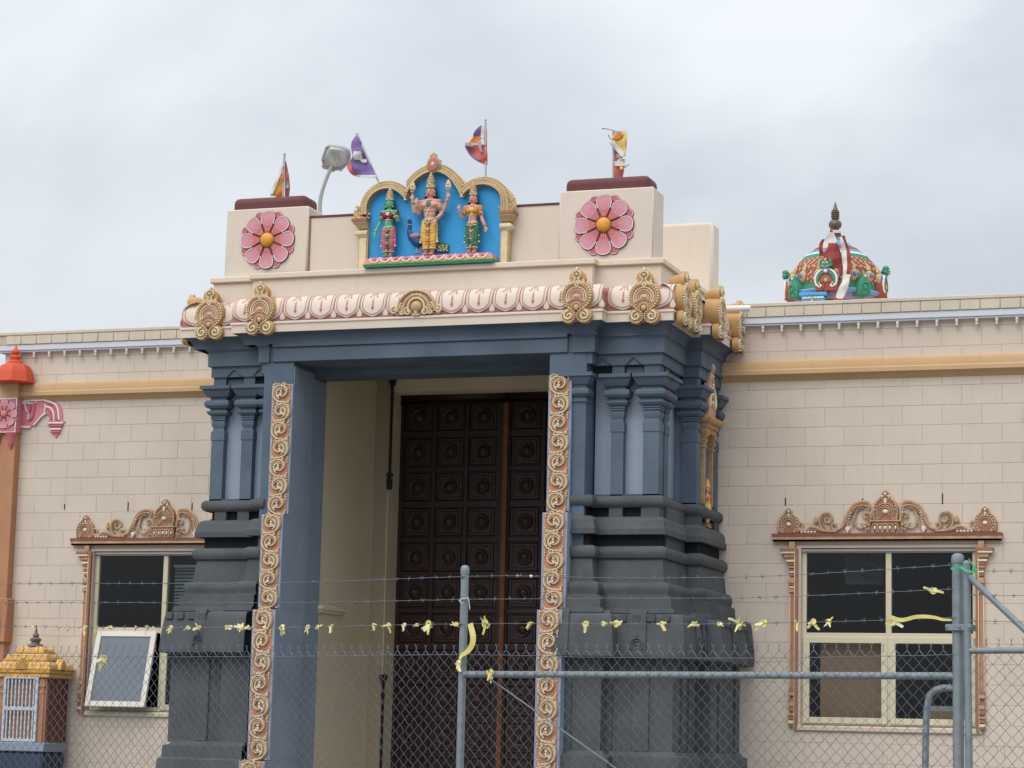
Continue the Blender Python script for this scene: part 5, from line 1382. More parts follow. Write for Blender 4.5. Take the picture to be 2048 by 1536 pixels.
prof3 = [(265,720),(240,690),(200,655),(150,630),(90,600),(60,560)]
oct_ = pi/8
q = MB()
q.lathe((ax_.x, YD, 0), [(.9*R_(590), 5.9),(.9*R_(590), zt(1480))], 8, 3, oct_)
q.lathe((ax_.x, YD, 0), [(.97*R_(r_), zt(z_)) for r_, z_ in prof], 16, [2,2,1,2,5,4,4,0,0,0,0], pi/16)
q.lathe((ax_.x, YD, 0), [(.93*R_(r_), zt(z_)) for r_, z_ in prof2], 16, [4,4,7,7,1,1,1,3,3,3,3], pi/16)
q.lathe((ax_.x, YD, 0), [(.90*R_(r_), zt(z_)) for r_, z_ in prof3], 16, 1, pi/16)
q.build('dome_shell', [M_DPINK, M_DBLU, M_DMAU, M_DRED, M_DGRN, M_DBLU, M_DORG, M_WHITE], dome)
# lattice of red diagonal ribs with pale lozenge studs
def surf(a_, zz, e=0):
    rs = [(r_, zt(z_)) for r_, z_ in prof[7:]]; r_ = rs[-1][0]
    for (r0, z0), (r1, z1) in zip(rs, rs[1:]):
        if z0 <= zz <= z1: r_ = r0+(r1-r0)*(zz-z0)/(z1-z0); break
    r_ = .97*R_(r_)+e; return (ax_.x+r_*math.cos(a_), YD+r_*math.sin(a_), zz)
q = MB(); z0, z1 = zt(1250), zt(912); nA = 40
for i in range(nA):
    for s_ in (-1, 1):
        a0 = 2*pi*i/nA
        q.tube([surf(a0+s_*2*pi/nA*k_*.75, z0+(z1-z0)*k_/6, .002) for k_ in range(7)], .0045, 4)
tag(q.build('lattice_ribs', M_DRED, dome), kind='stuff')
q = MB()
for i in range(nA):
    for k_ in range(4):
        q.ell(surf(2*pi*(i+.5*(k_ % 2))/nA, z0+(z1-z0)*(k_+.55)/4.3, .004), (.017,.017,.022), 5, 3)
tag(q.build('lozenge_studs', mat('lozenge_paint', (0.66, 0.40, 0.30), .6, .08), dome), kind='stuff')
for i in range(16):
    a_ = 2*pi*i/16+pi/16
    q = MB(); p = surf(a_, zt(1170), .02); q.ell(p, (.05,.05,.075), 8, 6, 0); p2 = surf(a_, zt(1170), .055); q.ell(p2, (.028,.028,.036), 8, 6, 1)
    q.tube([surf(a_, zt(1095), .015), surf(a_+.03, zt(1040), .02), surf(a_-.02, zt(990), .02)], [.03,.022,.010], 6, 0); q.tube([surf(a_, zt(1225), .02), surf(a_, zt(1248), .02)], [.03,.012], 6, 0)
    q.build('jewel_motif', [M_GOLD, mat('jewel_blue', (0.06, 0.20, 0.55), .3, .1)], dome)
# arches: four tall ones on the cardinal sides, green kudus between
def dome_arch():
    b = MB(); y = -.05; u = S_
    b.plate([(-130*u,0),(-155*u,70*u),(-155*u,150*u),(-140*u,215*u),(-100*u,270*u),(0,300*u),(100*u,270*u),(140*u,215*u),(155*u,150*u),(155*u,70*u),(130*u,0)], y, .25, 0, .008)
    b.tube(xz(arc(0,150*u,142*u,-35,215,18), y-.004), .014, 6, 3); b.tube(xz(arc(0,140*u,110*u,-30,210,16), y-.008), .016, 6, 1); b.tube(xz(arc(0,130*u,78*u,-20,200,14), y-.008), .013, 6, 0)
    b.tube(xz(arc(0,130*u,52*u,-20,200,12), y-.01), .012, 6, 4); b.ell((0, y-.01, 140*u), (.03,.02,.03), 8, 5, 2)
    for s_ in (-1,1):
        p = spiral(s_*80*u, 75*u, 34*u, 7*u, 90, 90-s_*400, 12); b.tube(xz(p, y-.01), .010, 5, 3)
        b.tube(xz([(s_*22*u,100*u),(s_*30*u,40*u),(s_*60*u,10*u),(s_*110*u,20*u)], y-.008), .012, 5, 0)
    b.plate([(-55*u,300*u),(-30*u,250*u),(0,225*u),(30*u,250*u),(55*u,300*u),(30*u,320*u),(-30*u,320*u)], y-.03, y, 5, .006); b.ell((0,y-.03,262*u),(.022,.015,.022),8,5,3)
    # grinning mask on top
    b.ell((0, y-.01, 350*u), (70*u,.06,42*u), 12, 8, 1)
    for s_ in (-1,1): b.ell((s_*60*u, y-.02, 385*u), (26*u,.04,34*u), 8, 6, 1); b.ell((s_*28*u, y-.06, 362*u), (10*u,.02,12*u), 7, 5, 3); b.ell((s_*72*u, y-.02, 340*u), (22*u,.03,26*u), 8, 5, 1)
    b.ell((0, y-.02, 405*u), (22*u,.03,32*u), 8, 6, 2); b.tube(xz([(-60*u,325*u),(0,312*u),(60*u,325*u)], y-.05), .010, 5, 2)
    return b.mesh('arch_gable', [M_DORG, M_DGRN, M_GOLD, M_WHITE, M_RED, M_DBLU])
DA = dome_arch()
for i in range(4):
    a_ = -pi/2+i*pi/2; inst('arch_gable', DA, dome, (ax_.x+R_(600)*math.cos(a_), YD+R_(600)*math.sin(a_), zt(1400)), a_+pi/2)
b = MB(); b.plate([(x_, z_) for x_, z_ in nasi_outline(95*S_, 290*S_)], -.04, .16, 0, .012)
b.tube(xz(arc(0,110*S_,60*S_,-40,220,14), -.045), .011, 5, 0); b.ell((0,-.045,100*S_),(.03,.02,.035),8,5,0); b.ell((0,-.045,250*S_),(.016,.012,.016),7,5,1)
for s_ in (-1,1): b.tube(xz(spiral(s_*50*S_,45*S_,26*S_,6*S_,90,90-s_*400,12), -.045), .009, 5, 0)
DG = b.mesh('green_kudu', [M_DGRN, M_WHITE])
for i in range(4):
    a_ = -pi/4+i*pi/2; inst('green_kudu', DG, dome, (ax_.x+R_(640)*math.cos(a_), YD+R_(640)*math.sin(a_), zt(1440)), a_+pi/2)
q = MB(); x0, x1 = D(540,1).x, D(900,1).x; yf = YD-R_(690)
q.box(x0, x1, yf, YD, zt(1465), zt(1415), 0, .01); q.box(x0+.03, x1-.03, yf+.02, YD, zt(1550), zt(1465), 1, .006)
for i in range(12): q.ell((x0+.05+(x1-x0-.1)*i/11, yf+.015, zt(1485)), (.012,.012,.016), 6, 4, 2)
q.plate([(D(690,1).x, zt(1550)), (D(715,1).x, zt(1467)), (D(740,1).x, zt(1550))], yf-.02, yf+.02, 3, .004)
q.build('blue_canopy', [M_DBLU, M_DBLU, M_WHITE, M_GOLD], dome)
# metal finial
q = MB(); fx = D(872, 1).x
pf_ = [(70,620),(62,590),(40,560),(34,520),(30,490),(48,470),(52,455),(80,430),(88,400),(86,380),(70,350),(40,332),(36,322),(56,318),(56,306),(44,300),(50,294),(58,288),(58,276),(44,270),(56,262),(56,250),(46,246),(56,240),(56,228),(46,222),(50,212),(38,206),(24,160),(10,110),(1,90)]
q.lathe((fx, YD, 0), [(R_(r_), zt(z_)) for r_, z_ in pf_], 14); q.build('finial', mat('tarnished_brass', (0.14, 0.11, 0.085), .45, .2, 10, .05, 40, metal=.5), dome)
# cloth tied round the finial
M_MARO = mat('maroon_cloth', (0.28, 0.055, 0.05), .85, .12, 8, .15, 30)
dr = thing('draped_cloth', 'maroon and white cloth tied round the dome finial and hanging down', 'cloth', (fx, YD-.3, zt(900)))
def c2(rows): return [(*[cz(l, 0)[0], cz(r_, 0)[0]], cz(0, y)[1]) for l, r_, y in rows]
yd = YD
RD = lambda r_: -(R_(r_)+.07)
cloth('hanging_fold', dr, [(0,c2([(800,880,455),(800,940,500),(830,950,560)]),RD(40)), (1,c2([(830,930,470),(850,950,510)]),RD(60)), (1,c2([(790,850,500),(740,880,570),(710,890,640),(705,800,700),(715,770,740)]),RD(260)),
     (0,c2([(780,900,640),(760,930,720),(700,950,790),(780,955,860),(820,960,920),(840,955,980),(870,950,1040)]),RD(560)), (0,c2([(700,735,590),(660,710,650),(655,705,740),(665,760,800),(690,780,850)]),RD(430)),
     (1,c2([(935,960,560),(945,1000,650),(955,1020,760),(965,1030,880),(975,1030,980),(970,1020,1080),(960,1010,1160)]),RD(600)), (0,c2([(950,1000,540),(985,1020,620),(1020,1060,720),(1030,1080,820),(1030,1080,930),(1000,1060,1060),(980,1030,1150)]),RD(590)),
     (1,c2([(990,1080,1060),(960,1060,1160),(920,1040,1240),(890,1010,1320),(870,970,1390)]),RD(690)), (0,c2([(870,890,1370),(840,920,1400),(835,930,1420)]),RD(700))], yd, [M_MARO, M_FWHT], 4, .03)

# ================================================================== salmon pillar with red dome at the left end
pil = thing('gate_pillar', 'salmon plastered pillar with red dome cap at the left end of the hall', 'pillar', (-8.82, -.2, 0))
q = MB(); q.box(-8.985, -8.69, -.32, .02, 0, 5.45, 0, .006); q.build('shaft', M_TERR2, pil)
q = MB(); q.box(-9.02, -8.655, -.36, .02, 2.62, 3.12, 0, .012); q.box(-8.95, -8.72, -.37, -.35, 2.70, 3.04, 0, .008); q.build('collar_block', M_TERR2, pil)
q = MB(); q.box(-8.985, -8.68, -.325, .02, 5.42, 5.60, 0, .004); q.build('neck_band', M_OCHRE, pil)
q = MB(); dp = [(.215,0),(.222,.008),(.215,.03),(.205,.10),(.19,.15),(.155,.20),(.10,.225),(.085,.23),(.085,.245)]
def rdome(prof, zb, m=0):
    for (r0, z0), (r1, z1) in zip(prof, prof[1:]):
        pass
    q.lathe((-8.725, -.35, zb), prof, 8, m, pi/8)
rdome([(r_*1.06, z_) for r_, z_ in dp], 5.59); q.lathe((-8.725,-.35,5.83), [(.085,0),(.075,.012),(.052,.03),(.06,.05),(.062,.065),(.05,.085),(.03,.092),(.045,.105),(.05,.125),(.035,.15),(.018,.165),(.012,.18),(.002,.21)], 12)
q.build('dome_cap', M_ORNG, pil, ang=30)
q = MB(); q.box(-9.005, -8.672, -.345, .02, 5.02, 5.415, 0, .008)
q.box(-8.98, -8.695, -.352, -.34, 5.035, 5.40, 0, .003); pb = q.build('flower_block', M_PINK, pil)
q = MB(); q.box(-9.006, -8.671, -.357, -.345, 5.018, 5.03, 0, .002); q.box(-9.006, -8.671, -.357, -.345, 5.405, 5.418, 0, .002); q.box(-8.684, -8.671, -.357, -.345, 5.03, 5.405, 0, .002); q.build('white_edge', M_WHITE, pb)
ros = rosette(-8.825, 5.235, -.352, .56, pil, M_PINK)
for x in (-8.92, -8.735):
    q = MB(); q.lathe((x, -.33, 0), [(.004,4.83),(.02,4.855),(.022,4.865),(.035,4.885),(.035,4.90),(.045,4.925),(.045,4.94),(.055,4.965),(.055,4.985),(.065,5.0),(.065,5.02)], 10); q.build('drop_finial', M_PINK2, pil)
# scrolled bracket reaching right
def pz(x, y): p = W(x*.1432, 680+y*.1432, -.16); return (p.x, p.z)
ol = [pz(*p) for p in ((285,905),(330,860),(375,822),(520,815),(660,806),(745,830),(835,858),(880,930),(893,1010),(895,1090),(930,1112),(893,1160),(860,1225),(840,1290),(795,1350),(752,1280),(735,1220),(705,1160),(668,1135),(700,1085),(695,1035),(655,1008),(600,1040),(545,1105),(495,1165),(440,1198),(285,1190))]
q = MB(); q.plate(ol, -.215, .0, 0, .008); br = q.build('scroll_bracket', M_PINK, pil)
q = MB()
for pts, r_, m in (([(330,860),(372,825),(520,818),(655,812)],.012,1),([(655,820),(740,845),(810,890),(835,970),(845,1090)],.013,1),([(660,905),(720,920),(760,970),(775,1050),(770,1110)],.012,1),([(650,870),(655,920),(640,980),(655,1008)],.010,1),([(655,1005),(600,1040),(545,1105),(490,1165)],.012,1),([(285,1188),(440,1195)],.013,1),
                   ([(500,830),(500,900),(490,980),(465,1060),(420,1100)],.016,2),([(365,870),(380,930),(405,980),(420,1000),(410,1080)],.010,1),([(440,880),(440,940),(420,990)],.016,2),([(330,868),(400,850),(450,862),(530,845)],.011,1),([(700,930),(740,1000),(750,1080)],.018,2),([(690,850),(770,880),(810,960),(820,1080)],.016,2)):
    P_ = smooth_pts([pz(*p) for p in pts], 4); q.tube(xz(P_, -.222), r_, 6, m)
for i, yy in enumerate((1135, 1175, 1220, 1262)): a_, b_ = pz(690+i*14, yy), pz(905-i*16, yy); q.tube([(a_[0], -.222, a_[1]), (b_[0], -.222, b_[1])], .011, 6, 1 if i % 2 == 0 else 2)
q.build('bracket_relief', [M_PINK, M_WHITE, M_PINK2], br)

# ================================================================== small shrine with golden stepped roof, lower left
sh = thing('wall_shrine', 'small terracotta shrine with golden stepped roof and white grille door', 'shrine', (-7.9, -.75, 0))
q = MB(); x0, x1, y0, y1 = -8.215, -7.59, -1.2, -.74
q.box(x0, x1, y0+.02, y1, 1.50, 2.235, 0, .008); q.box(x0, x0+.115, y0, y0+.03, 1.50, 2.235, 0, .004); q.box(x1-.105, x1, y0, y0+.03, 1.50, 2.235, 0, .004); q.build('body', M_TERR2, sh)
M_SHD = mat('shaded_salmon_plaster', (0.16, 0.062, 0.036), .8, .08, 2, .1)  # darker copy of the salmon plaster; the side's shade is painted in
q = MB(); q.box(x1-.002, x1+.006, y0+.03, y1, 1.50, 2.235); q.build('shaded_side_skin', M_SHD, sh)
for xx in (x0+.02, x1-.085):
    q = MB(); q.box(xx, xx+.065, y0-.018, y0+.01, 1.50, 2.20, 0, .006); q.box(xx-.012, xx+.077, y0-.03, y0+.01, 2.10, 2.14, 0, .006); q.box(xx-.006, xx+.071, y0-.024, y0+.01, 2.03, 2.055, 0, .005); q.build('corner_pilaster', M_TERR2, sh)
q = MB(); q.box(x0+.115, x1-.105, y0+.06, y0+.30, 1.50, 2.235); q.build('dark_interior', M_BLACK, sh)
q = MB(); q.box(x0-.03, x1+.03, y0-.05, y1, 1.40, 1.50, 0, .008); q.build('plinth_band', mat('pale_blue_grey_paint', (0.24,0.28,0.36), .8, .08), sh)
q = MB(); q.box(x0-.02, x1+.01, y0-.03, y1, 1.16, 1.40, 0, .03); q.box(x0+.1, x1-.08, y0+.1, y1, 0, 1.2, 0, .01); q.build('corbel', mat('navy_plaster', (0.035,0.055,0.095), .8, .12), sh)
M_GLD2 = mat('bright_gold_roof_paint', (0.64, 0.36, 0.075), .5, .18, 9, .12, 50, spec=.5); M_GLD3 = mat('pale_gold_roof_paint', (0.70, 0.48, 0.20), .5, .2, 16, .15, 50, spec=.5)
cxs, cys = -7.895, -.97
def tier(hx, hy, z0, z1, ins, m):
    q = MB(); rect_lathe(q, cxs-hx, cxs+hx, cys-hy, cys+hy, [(0,z0),(.012,z0+.004),(.012,z0+.022),(0,z0+.026),(-ins*.25,z0+(z1-z0)*.55),(-ins,z1),(-ins-.01,z1)], (1,1,1,1), 0)
    for i in range(9):
        for sx_ in (1,): pass
    return q.build('roof_tier', m, sh, ang=25)
q = MB(); rect_lathe(q, x0, x1, y0, y1, [(.02,2.205),(.045,2.215),(.045,2.245),(.03,2.25),(.055,2.262),(.06,2.285),(.04,2.292)], (1,1,1,1), 0); q.build('eave', M_GLD2, sh, ang=25)
for hx, hy, z0, z1, ins in ((.350,.27,2.292,2.395,.085),(.262,.19,2.39,2.485,.08),(.175,.12,2.48,2.56,.06)):
    tr = tier(hx, hy, z0, z1, ins, M_GLD2)
    q = MB(); n = int(hx*2/.05)
    for i in range(n):
        x_ = cxs-hx+.03+(2*hx-.06)*i/(n-1); q.ell((x_, cys-hy+.012+ins*.1, z0+(z1-z0)*.45), (.026,.022,(z1-z0)*.38), 6, 5)
    m_ = int(hy*2/.06)
    for i in range(m_): q.ell((cxs+hx-.012-ins*.1, cys-hy+.03+(2*hy-.06)*i/(m_-1), z0+(z1-z0)*.45), (.022,.028,(z1-z0)*.38), 6, 5)
    q.build('roof_leaf', M_GLD3, tr)
q = MB(); q.plate([(cxs-.075,2.292),(cxs-.06,2.36),(cxs-.02,2.40),(cxs,2.42),(cxs+.02,2.40),(cxs+.06,2.36),(cxs+.075,2.292)], cys-.30, cys-.15, 0, .008); q.build('gablet', mat('ochre_gablet_paint', (0.50,0.26,0.07), .6, .1), sh)
for yy in (-.60,):
    q = MB(); q.plate([(-.06,0),(-.05,.06),(0,.12),(.05,.06),(.06,0)], -.04, .04, 0, .008); q.v = [(cxs+.36-v[1], cys+(yy+.75)+v[0]-.2, 2.30+v[2]) for v in q.v]; q.build('gablet', M_GLD2, sh)
q = MB(); q.lathe((cxs, cys, 2.56), [(.09,0),(.085,.02),(.05,.03),(.045,.05),(.06,.06),(.065,.08),(.04,.10),(.028,.105),(.038,.12),(.036,.13),(.018,.15),(.014,.19),(.004,.24)], 12); q.build('finial', mat('dull_finial_metal', (0.17,0.13,0.12), .5, .2), sh)
gx0, gx1, gz0, gz1, gy = x0+.105, x1-.085, 1.505, 2.225, y0-.045
M_GRIL = mat('white_grille_steel', (0.50, 0.55, 0.62), .5, .04)
q = MB(); w = .032
q.box(gx0, gx0+w, gy, gy+.03, gz0, gz1, 0, .003); q.box(gx1-w, gx1, gy, gy+.03, gz0, gz1, 0, .003); q.box(gx0+w, gx1-w, gy+.001, gy+.03, gz1-w, gz1, 0, .003); q.box(gx0+w, gx1-w, gy+.001, gy+.03, gz0, gz0+w, 0, .003)
q.box(gx0+w, gx1-w, gy+.002, gy+.028, 1.845, 1.885, 0, .003); gr = q.build('grille_door', M_GRIL, sh)
bmk = MB(); bmk.box(-.008,.008,.008,.022,gz0+.01,gz1-.01); bar = bmk.mesh('bar', M_GRIL)
for i in range(8): inst('bar', bar, gr, (gx0+w+(gx1-gx0-2*w)*(i+.5)/8, gy, 0))
sh.location += Vector((-.37, .65, .01)); pil.location += Vector((-.10, .20, 0))
# ================================================================== chain-link fence, gate, barbed wire, tape
FA, FB = Vector((.405, -9.975, 0)), Vector((3.558, -10.70, 0))
FD = (FB-FA).normalized(); FN = Vector((FD.y, -FD.x, 0))       # FN points to the camera side
def FP(s, z, o=0.0): p = FA+FD*s+FN*o; return Vector((p.x, p.y, z))
LEN = (FB-FA).length
fence = thing('chain_link_fence', 'rusty barbed wire topped chain link fence on galvanised posts across the foreground', 'fence', FP(0, 0))
def post(s, top, r, par, lean=(0,0), name='post', o=0.0):
    q = MB(); b_ = FP(s, 0, o); t_ = FP(s+lean[0], top-.03, o)
    q.tube([b_, t_], r, 14); p = q.build(name, M_STEEL, par, org=b_)
    q = MB(); q.lathe((t_.x, t_.y, t_.z-.02), [(r*1.06,0),(r*1.14,.006),(r*1.14,.03),(r*1.02,.046),(r*.6,.055),(r*.1,.058)], 14); q.build('post_cap', M_STEEL, p)
    return p
post(0, 2.712, .0245, fence); post(LEN, 2.715, .031, fence); post(-4.1, 2.70, .0245, fence)
q = MB(); q.tube([FP(.0, 2.046, .0), FP(LEN, 2.052, .0)], .0205, 12); q.build('top_rail', M_STEEL, fence)
q = MB(); q.tube([FP(.16, 2.035, -.03), FP(2.6, .62, -.03)], .0042, 6); q.build('diagonal_stay', M_STEEL, fence)
def mesh_panel(s0, s1, z0, z1, parent, seed=0, slope=0.0, dia=.0021):
    rg = random.Random(seed); q = MB(); w = .0707; h = .0354; n = int((s1-s0)/w*2)
    def zz(s, z): return z+slope*(s-s0)
    for i in range(n+1):
        sc = s0+i*w/2; k = int((z1-z0)/h); pts = []
        for j in range(k+1):
            z = z1-j*h; side = 1 if (j+i) % 2 == 0 else -1
            s = sc+side*w/4+.0025*math.sin(j*.9+i*2.1)+.002*rg.uniform(-1,1); pts.append(FP(s, zz(s, z)+.002*rg.uniform(-1,1), .022+.003*side))
        q.tube(pts, dia, 3)
        # twisted ends above the top row
        a_ = pts[0]; u = FP(0,0)-FP(0,0)
        if i % 2 == 0:
            s = sc+w/4; t0 = FP(s, zz(s, z1), .022); t1 = FP(s, zz(s, z1)+.022, .022); q.tube([t0, t1], dia*1.2, 3)
            for sg in (-1, 1): q.tube([t1, FP(s+sg*.010, zz(s, z1)+.036+.004*rg.uniform(-1,1), .022)], dia*.9, 3)
    o = q.build('wire_mesh', M_WIRE, parent, ang=180); return tag(o, kind='stuff')
mesh_panel(-4.1, -.02, .05, 2.19, fence, 1); mesh_panel(.03, LEN-.02, .05, 2.192, fence, 2)
def barbed(s0, s1, zs, parent, seed, o=.03, name='barbed_wire', r=.0021, barb=True):
    """zs: [(s, z)] control points"""
    rg = random.Random(seed); P = smooth_pts([(a_, b_) for a_, b_ in zs], 10); q = MB()
    q.tube([FP(s, z+.0015*rg.uniform(-1,1), o) for s, z in P], r, 4)
    def zat(s):
        for (a_, b_), (c_, d_) in zip(P, P[1:]):
            if a_ <= s <= c_: return b_+(d_-b_)*(s-a_)/(c_-a_)
        return P[-1][1]
    s = s0+.05
    while barb and s < s1:
        z = zat(s)
        for k_ in range(2):
            a_ = rg.uniform(0, pi); d_ = FN*math.cos(a_)*.016+Vector((0,0,1))*math.sin(a_)*.016+FD*.004*(k_*2-1)
            p = FP(s+.004*k_, z, o); q.tube([p-d_, p+d_], .0014, 3)
        q.tube([FP(s-.006, z, o), FP(s+.012, z, o)], r*1.9, 4)
        s += .105+.01*rg.uniform(-1,1)
    return q.build(name, M_WIRED, parent, ang=180)
WZ = {0: [(-4.1,2.66),(-3.5,2.656),(-2.6,2.643),(-1.6,2.632),(-.8,2.635),(-.2,2.644),(0,2.646),(.4,2.645),(1.0,2.622),(1.7,2.612),(2.2,2.617),(2.7,2.635),(LEN,2.657)],
      1: [(-4.1,2.53),(-3.4,2.523),(-2.4,2.512),(-1.2,2.500),(-.3,2.503),(0,2.505),(.8,2.502),(1.8,2.492),(2.4,2.500),(2.9,2.515),(LEN,2.525)],
      2: [(-4.1,2.37),(-3.4,2.355),(-2.5,2.346),(-1.4,2.340),(-.5,2.350),(0,2.354),(.7,2.352),(1.6,2.343),(2.3,2.348),(2.8,2.358),(LEN,2.369)],
      3: [(-4.1,2.165),(-3.0,2.15),(-1.5,2.152),(0,2.164),(1.0,2.150),(2.0,2.146),(2.8,2.158),(LEN,2.167)]}
for i in range(4): barbed(-4.1, LEN, WZ[i], fence, i, .028 if i < 3 else .03, 'barbed_wire' if i < 3 else 'tension_wire', .0021 if i < 3 else .0024, i < 3)
# gate leaf on the right: stile, rail, raking brace, mesh and wires
gate = thing('mesh_gate', 'galvanised chain link gate leaf with raking brace at the right edge of the fence', 'gate', FP(LEN+.1, 0))
sS = LEN+.063
q = MB(); q.tube([FP(sS+.02, 0, .03), FP(sS, 2.655, .03)], .0205, 12); q.ell(FP(sS, 2.66, .03), .021, 10, 6); q.build('stile', M_STEEL, gate)
q = MB(); q.tube([FP(sS+.015, 2.59, .03), FP(sS+.62, 2.03, .03), FP(sS+1.3, 1.40, .03)], .0175, 10); q.build('raking_brace', M_STEEL, gate)
q = MB(); q.tube([FP(sS, 2.188, .03), FP(sS+2.2, 2.195, .03)], .0165, 10); q.build('gate_rail', M_STEEL, gate)
mesh_panel(sS+.02, sS+1.6, .05, 2.22, gate, 5)
for i, z in enumerate((2.618, 2.485, 2.345)): barbed(sS, sS+2.2, [(sS-.02,z+.008),(sS+.2,z),(sS+.8,z-.006),(sS+1.5,z-.004),(sS+2.2,z)], gate, 20+i, .04)
# clamp joining the posts and bent latch pipe
q = MB(); a_ = FP(LEN-.055, 2.296, .055); b2 = FP(LEN+.095, 2.333, .055)
def obox(mb, s0, s1, z0, z1, o0, o1, m=0):
    V = [FP(s, z, o) for z in (z0, z1) for o in (o0, o1) for s in (s0, s1)]
    mb.add([tuple(v) for v in V], [(0,1,3,2),(4,6,7,5),(0,4,5,1),(2,3,7,6),(0,2,6,4),(1,5,7,3)], m)
obox(q, LEN-.055, LEN+.092, 2.297, 2.333, .048, .034); obox(q, LEN-.055, LEN+.092, 2.297, 2.333, -.034, -.040)
for s in (-.046, .03, .085): q.ell(FP(LEN+s, 2.315, .052), .008, 6, 4)
q.build('clamp', M_STEEL, gate, bev=.003)
q = MB(); q.tube(smooth_pts([tuple(FP(LEN-.0, 1.985, .0)), tuple(FP(LEN-.09, 1.985, .0)), tuple(FP(LEN-.145, 1.965, .0)), tuple(FP(LEN-.175, 1.91, .0)), tuple(FP(LEN-.19, 1.7, .0)), tuple(FP(LEN-.20, .9, 0)), tuple(FP(LEN-.205, .0, 0))], 5), .0195, 10); q.build('bent_pipe', M_STEEL, gate)
# ---- scraps of yellow tape tied to the wires --------------------------------------------------------
def wz(i, s):
    P = WZ[i]
    for (a_, b_), (c_, d_) in zip(P, P[1:]):
        if a_ <= s <= c_: return b_+(d_-b_)*(s-a_)/(c_-a_)
    return P[-1][1]
def s_at(px, py):
    r = ray(px, py); t = (FA-CAM).dot(FN)/r.dot(FN); p = CAM+r*t; return (p-FA).dot(FD)
def scrap(name, label, s, z, seed, size=.05, mats=None, group='scraps of yellow tape tied along the fence wires', cat='tape', style=0):
    size *= .86; rg = random.Random(seed); q = MB(); c = FP(s, z, .032)
    def strip(pts, w, m):
        P = smooth_pts(pts, 3); nn = []
        a0 = rg.uniform(-.7, .7); da = rg.uniform(-1.2, 1.2)
        for i in range(len(P)):
            a_ = a0+da*i/len(P); nn.append((FN*math.cos(a_)+FD*math.sin(a_)+Vector((0,0,.3*math.sin(a_*2)))).normalized())
        k_ = len(P); ws = [w*(.75+.25*math.sin(pi*(i+.5)/k_)) for i in range(k_)]
        V0 = len(q.v); q.ribbon(P, ws, m, nn)
        P2 = [Vector(p)-n_*.0012 for p, n_ in zip(P, nn)]; q.ribbon(P2[::-1], ws[::-1], m, nn[::-1])
    # knot
    for k_ in range(3):
        a_ = rg.uniform(0, 6.3); pts = [tuple(c+(FD*math.cos(a_+t_)+Vector((0,0,1))*math.sin(a_+t_))*size*.17*(1+.2*k_)+FN*(.004*k_-.004*t_)) for t_ in (0, 1.4, 2.8, 4.2, 5.6)]
        strip(pts, size*.20, k_ % 2)
    n = rg.randint(3, 5)
    for k_ in range(n):
        if style == 1: d_ = Vector((rg.uniform(-.25,.25), 0, -1))
        elif style == 2: d_ = Vector((1 if rg.random() < .5 else -1, 0, rg.uniform(-.5,.5)))
        else: d_ = Vector((rg.uniform(-1,1), 0, rg.uniform(-1.2,.5)))
        d_ = (FD*d_.x+Vector((0,0,d_.z))+FN*rg.uniform(-.3,.4)).normalized(); L = size*rg.uniform(.45, .85)
        sd = FD*rg.uniform(-.35,.35)+Vector((0,0,rg.uniform(-.45,.1)))
        strip([tuple(c), tuple(c+d_*L*.4+sd*L*.15), tuple(c+d_*L*.75+sd*L*.4), tuple(c+d_*L+sd*L*.75)], size*rg.uniform(.12,.26), k_ % 2)
    o = q.build(name, mats or [M_YEL, M_YELP], None, org=tuple(c), ang=180)
    return tag(o, label, cat, group)
ORD = ['first','second','third','fourth','fifth','sixth','seventh','eighth','ninth','tenth','eleventh','twelfth','thirteenth','fourteenth','fifteenth','sixteenth','seventeenth','eighteenth','nineteenth','twentieth','twenty first','twenty second','twenty third','twenty fourth','twenty fifth','twenty sixth','twenty seventh','twenty eighth','twenty ninth','thirtieth']
left = [(74,1255,.04,0),(122,1262,.04,1),(142,1264,.05,1),(174,1258,.075,0),(197,1262,.045,1),(226,1261,.055,2),(276,1264,.045,1),(299,1262,.055,0),(312,1272,.04,2),(346,1262,.06,0),(381,1258,.06,2),(402,1266,.06,0),(465,1267,.07,2),(488,1262,.085,0),(502,1266,.06,2),(536,1260,.045,2),(570,1253,.085,0),(620,1266,.06,1),(642,1258,.045,0),(667,1260,.065,1),(753,1261,.06,1),(782,1262,.065,0),(813,1254,.055,1),(838,1250,.04,2),(863,1253,.10,0),(916,1252,.055,2)]
n = len(left)
for i, (px, py, sz, st) in enumerate(left):
    s = s_at(px, py); scrap('yellow_tape', 'frayed yellow tape scrap on the lowest barbed wire, %s left of the middle post' % ORD[n-1-i], s, wz(2, s), 100+i, sz, style=st)
right = [(976,1256,.11,0),(1064,1252,.05,0),(1176,1255,.075,1),(1211,1256,.06,2),(1237,1248,.085,2),(1329,1249,.065,0),(1392,1250,.06,2),(1443,1250,.05,2),(1483,1252,.095,0),(1531,1248,.085,0),(1599,1252,.065,1),(1631,1248,.075,0),(1661,1250,.06,0)]
for i, (px, py, sz, st) in enumerate(right):
    s = s_at(px, py); scrap('yellow_tape', 'frayed yellow tape scrap on the lowest barbed wire, %s right of the middle post' % ORD[i], s, wz(2, s), 200+i, sz, style=st)
s = s_at(1871, 1180); scrap('yellow_tape', 'yellow tape scrap on the middle barbed wire just left of the thick gate post', s, wz(1, s)-.003, 301, .075, style=2)
s = s_at(985, 1350); scrap('yellow_tape', 'pale tape scrap tied round the horizontal top rail beside the middle post', s, 2.06, 302, .085, style=1)
s = s_at(922, 1335); scrap('yellow_tape', 'pale frayed tape tassel under the long ribbon at the middle post', s, 2.115, 303, .08, style=1)
s = s_at(212, 1322); scrap('yellow_tape', 'yellow tape scrap on the mesh in front of the open window sash', s, 2.14, 304, .10, style=0)
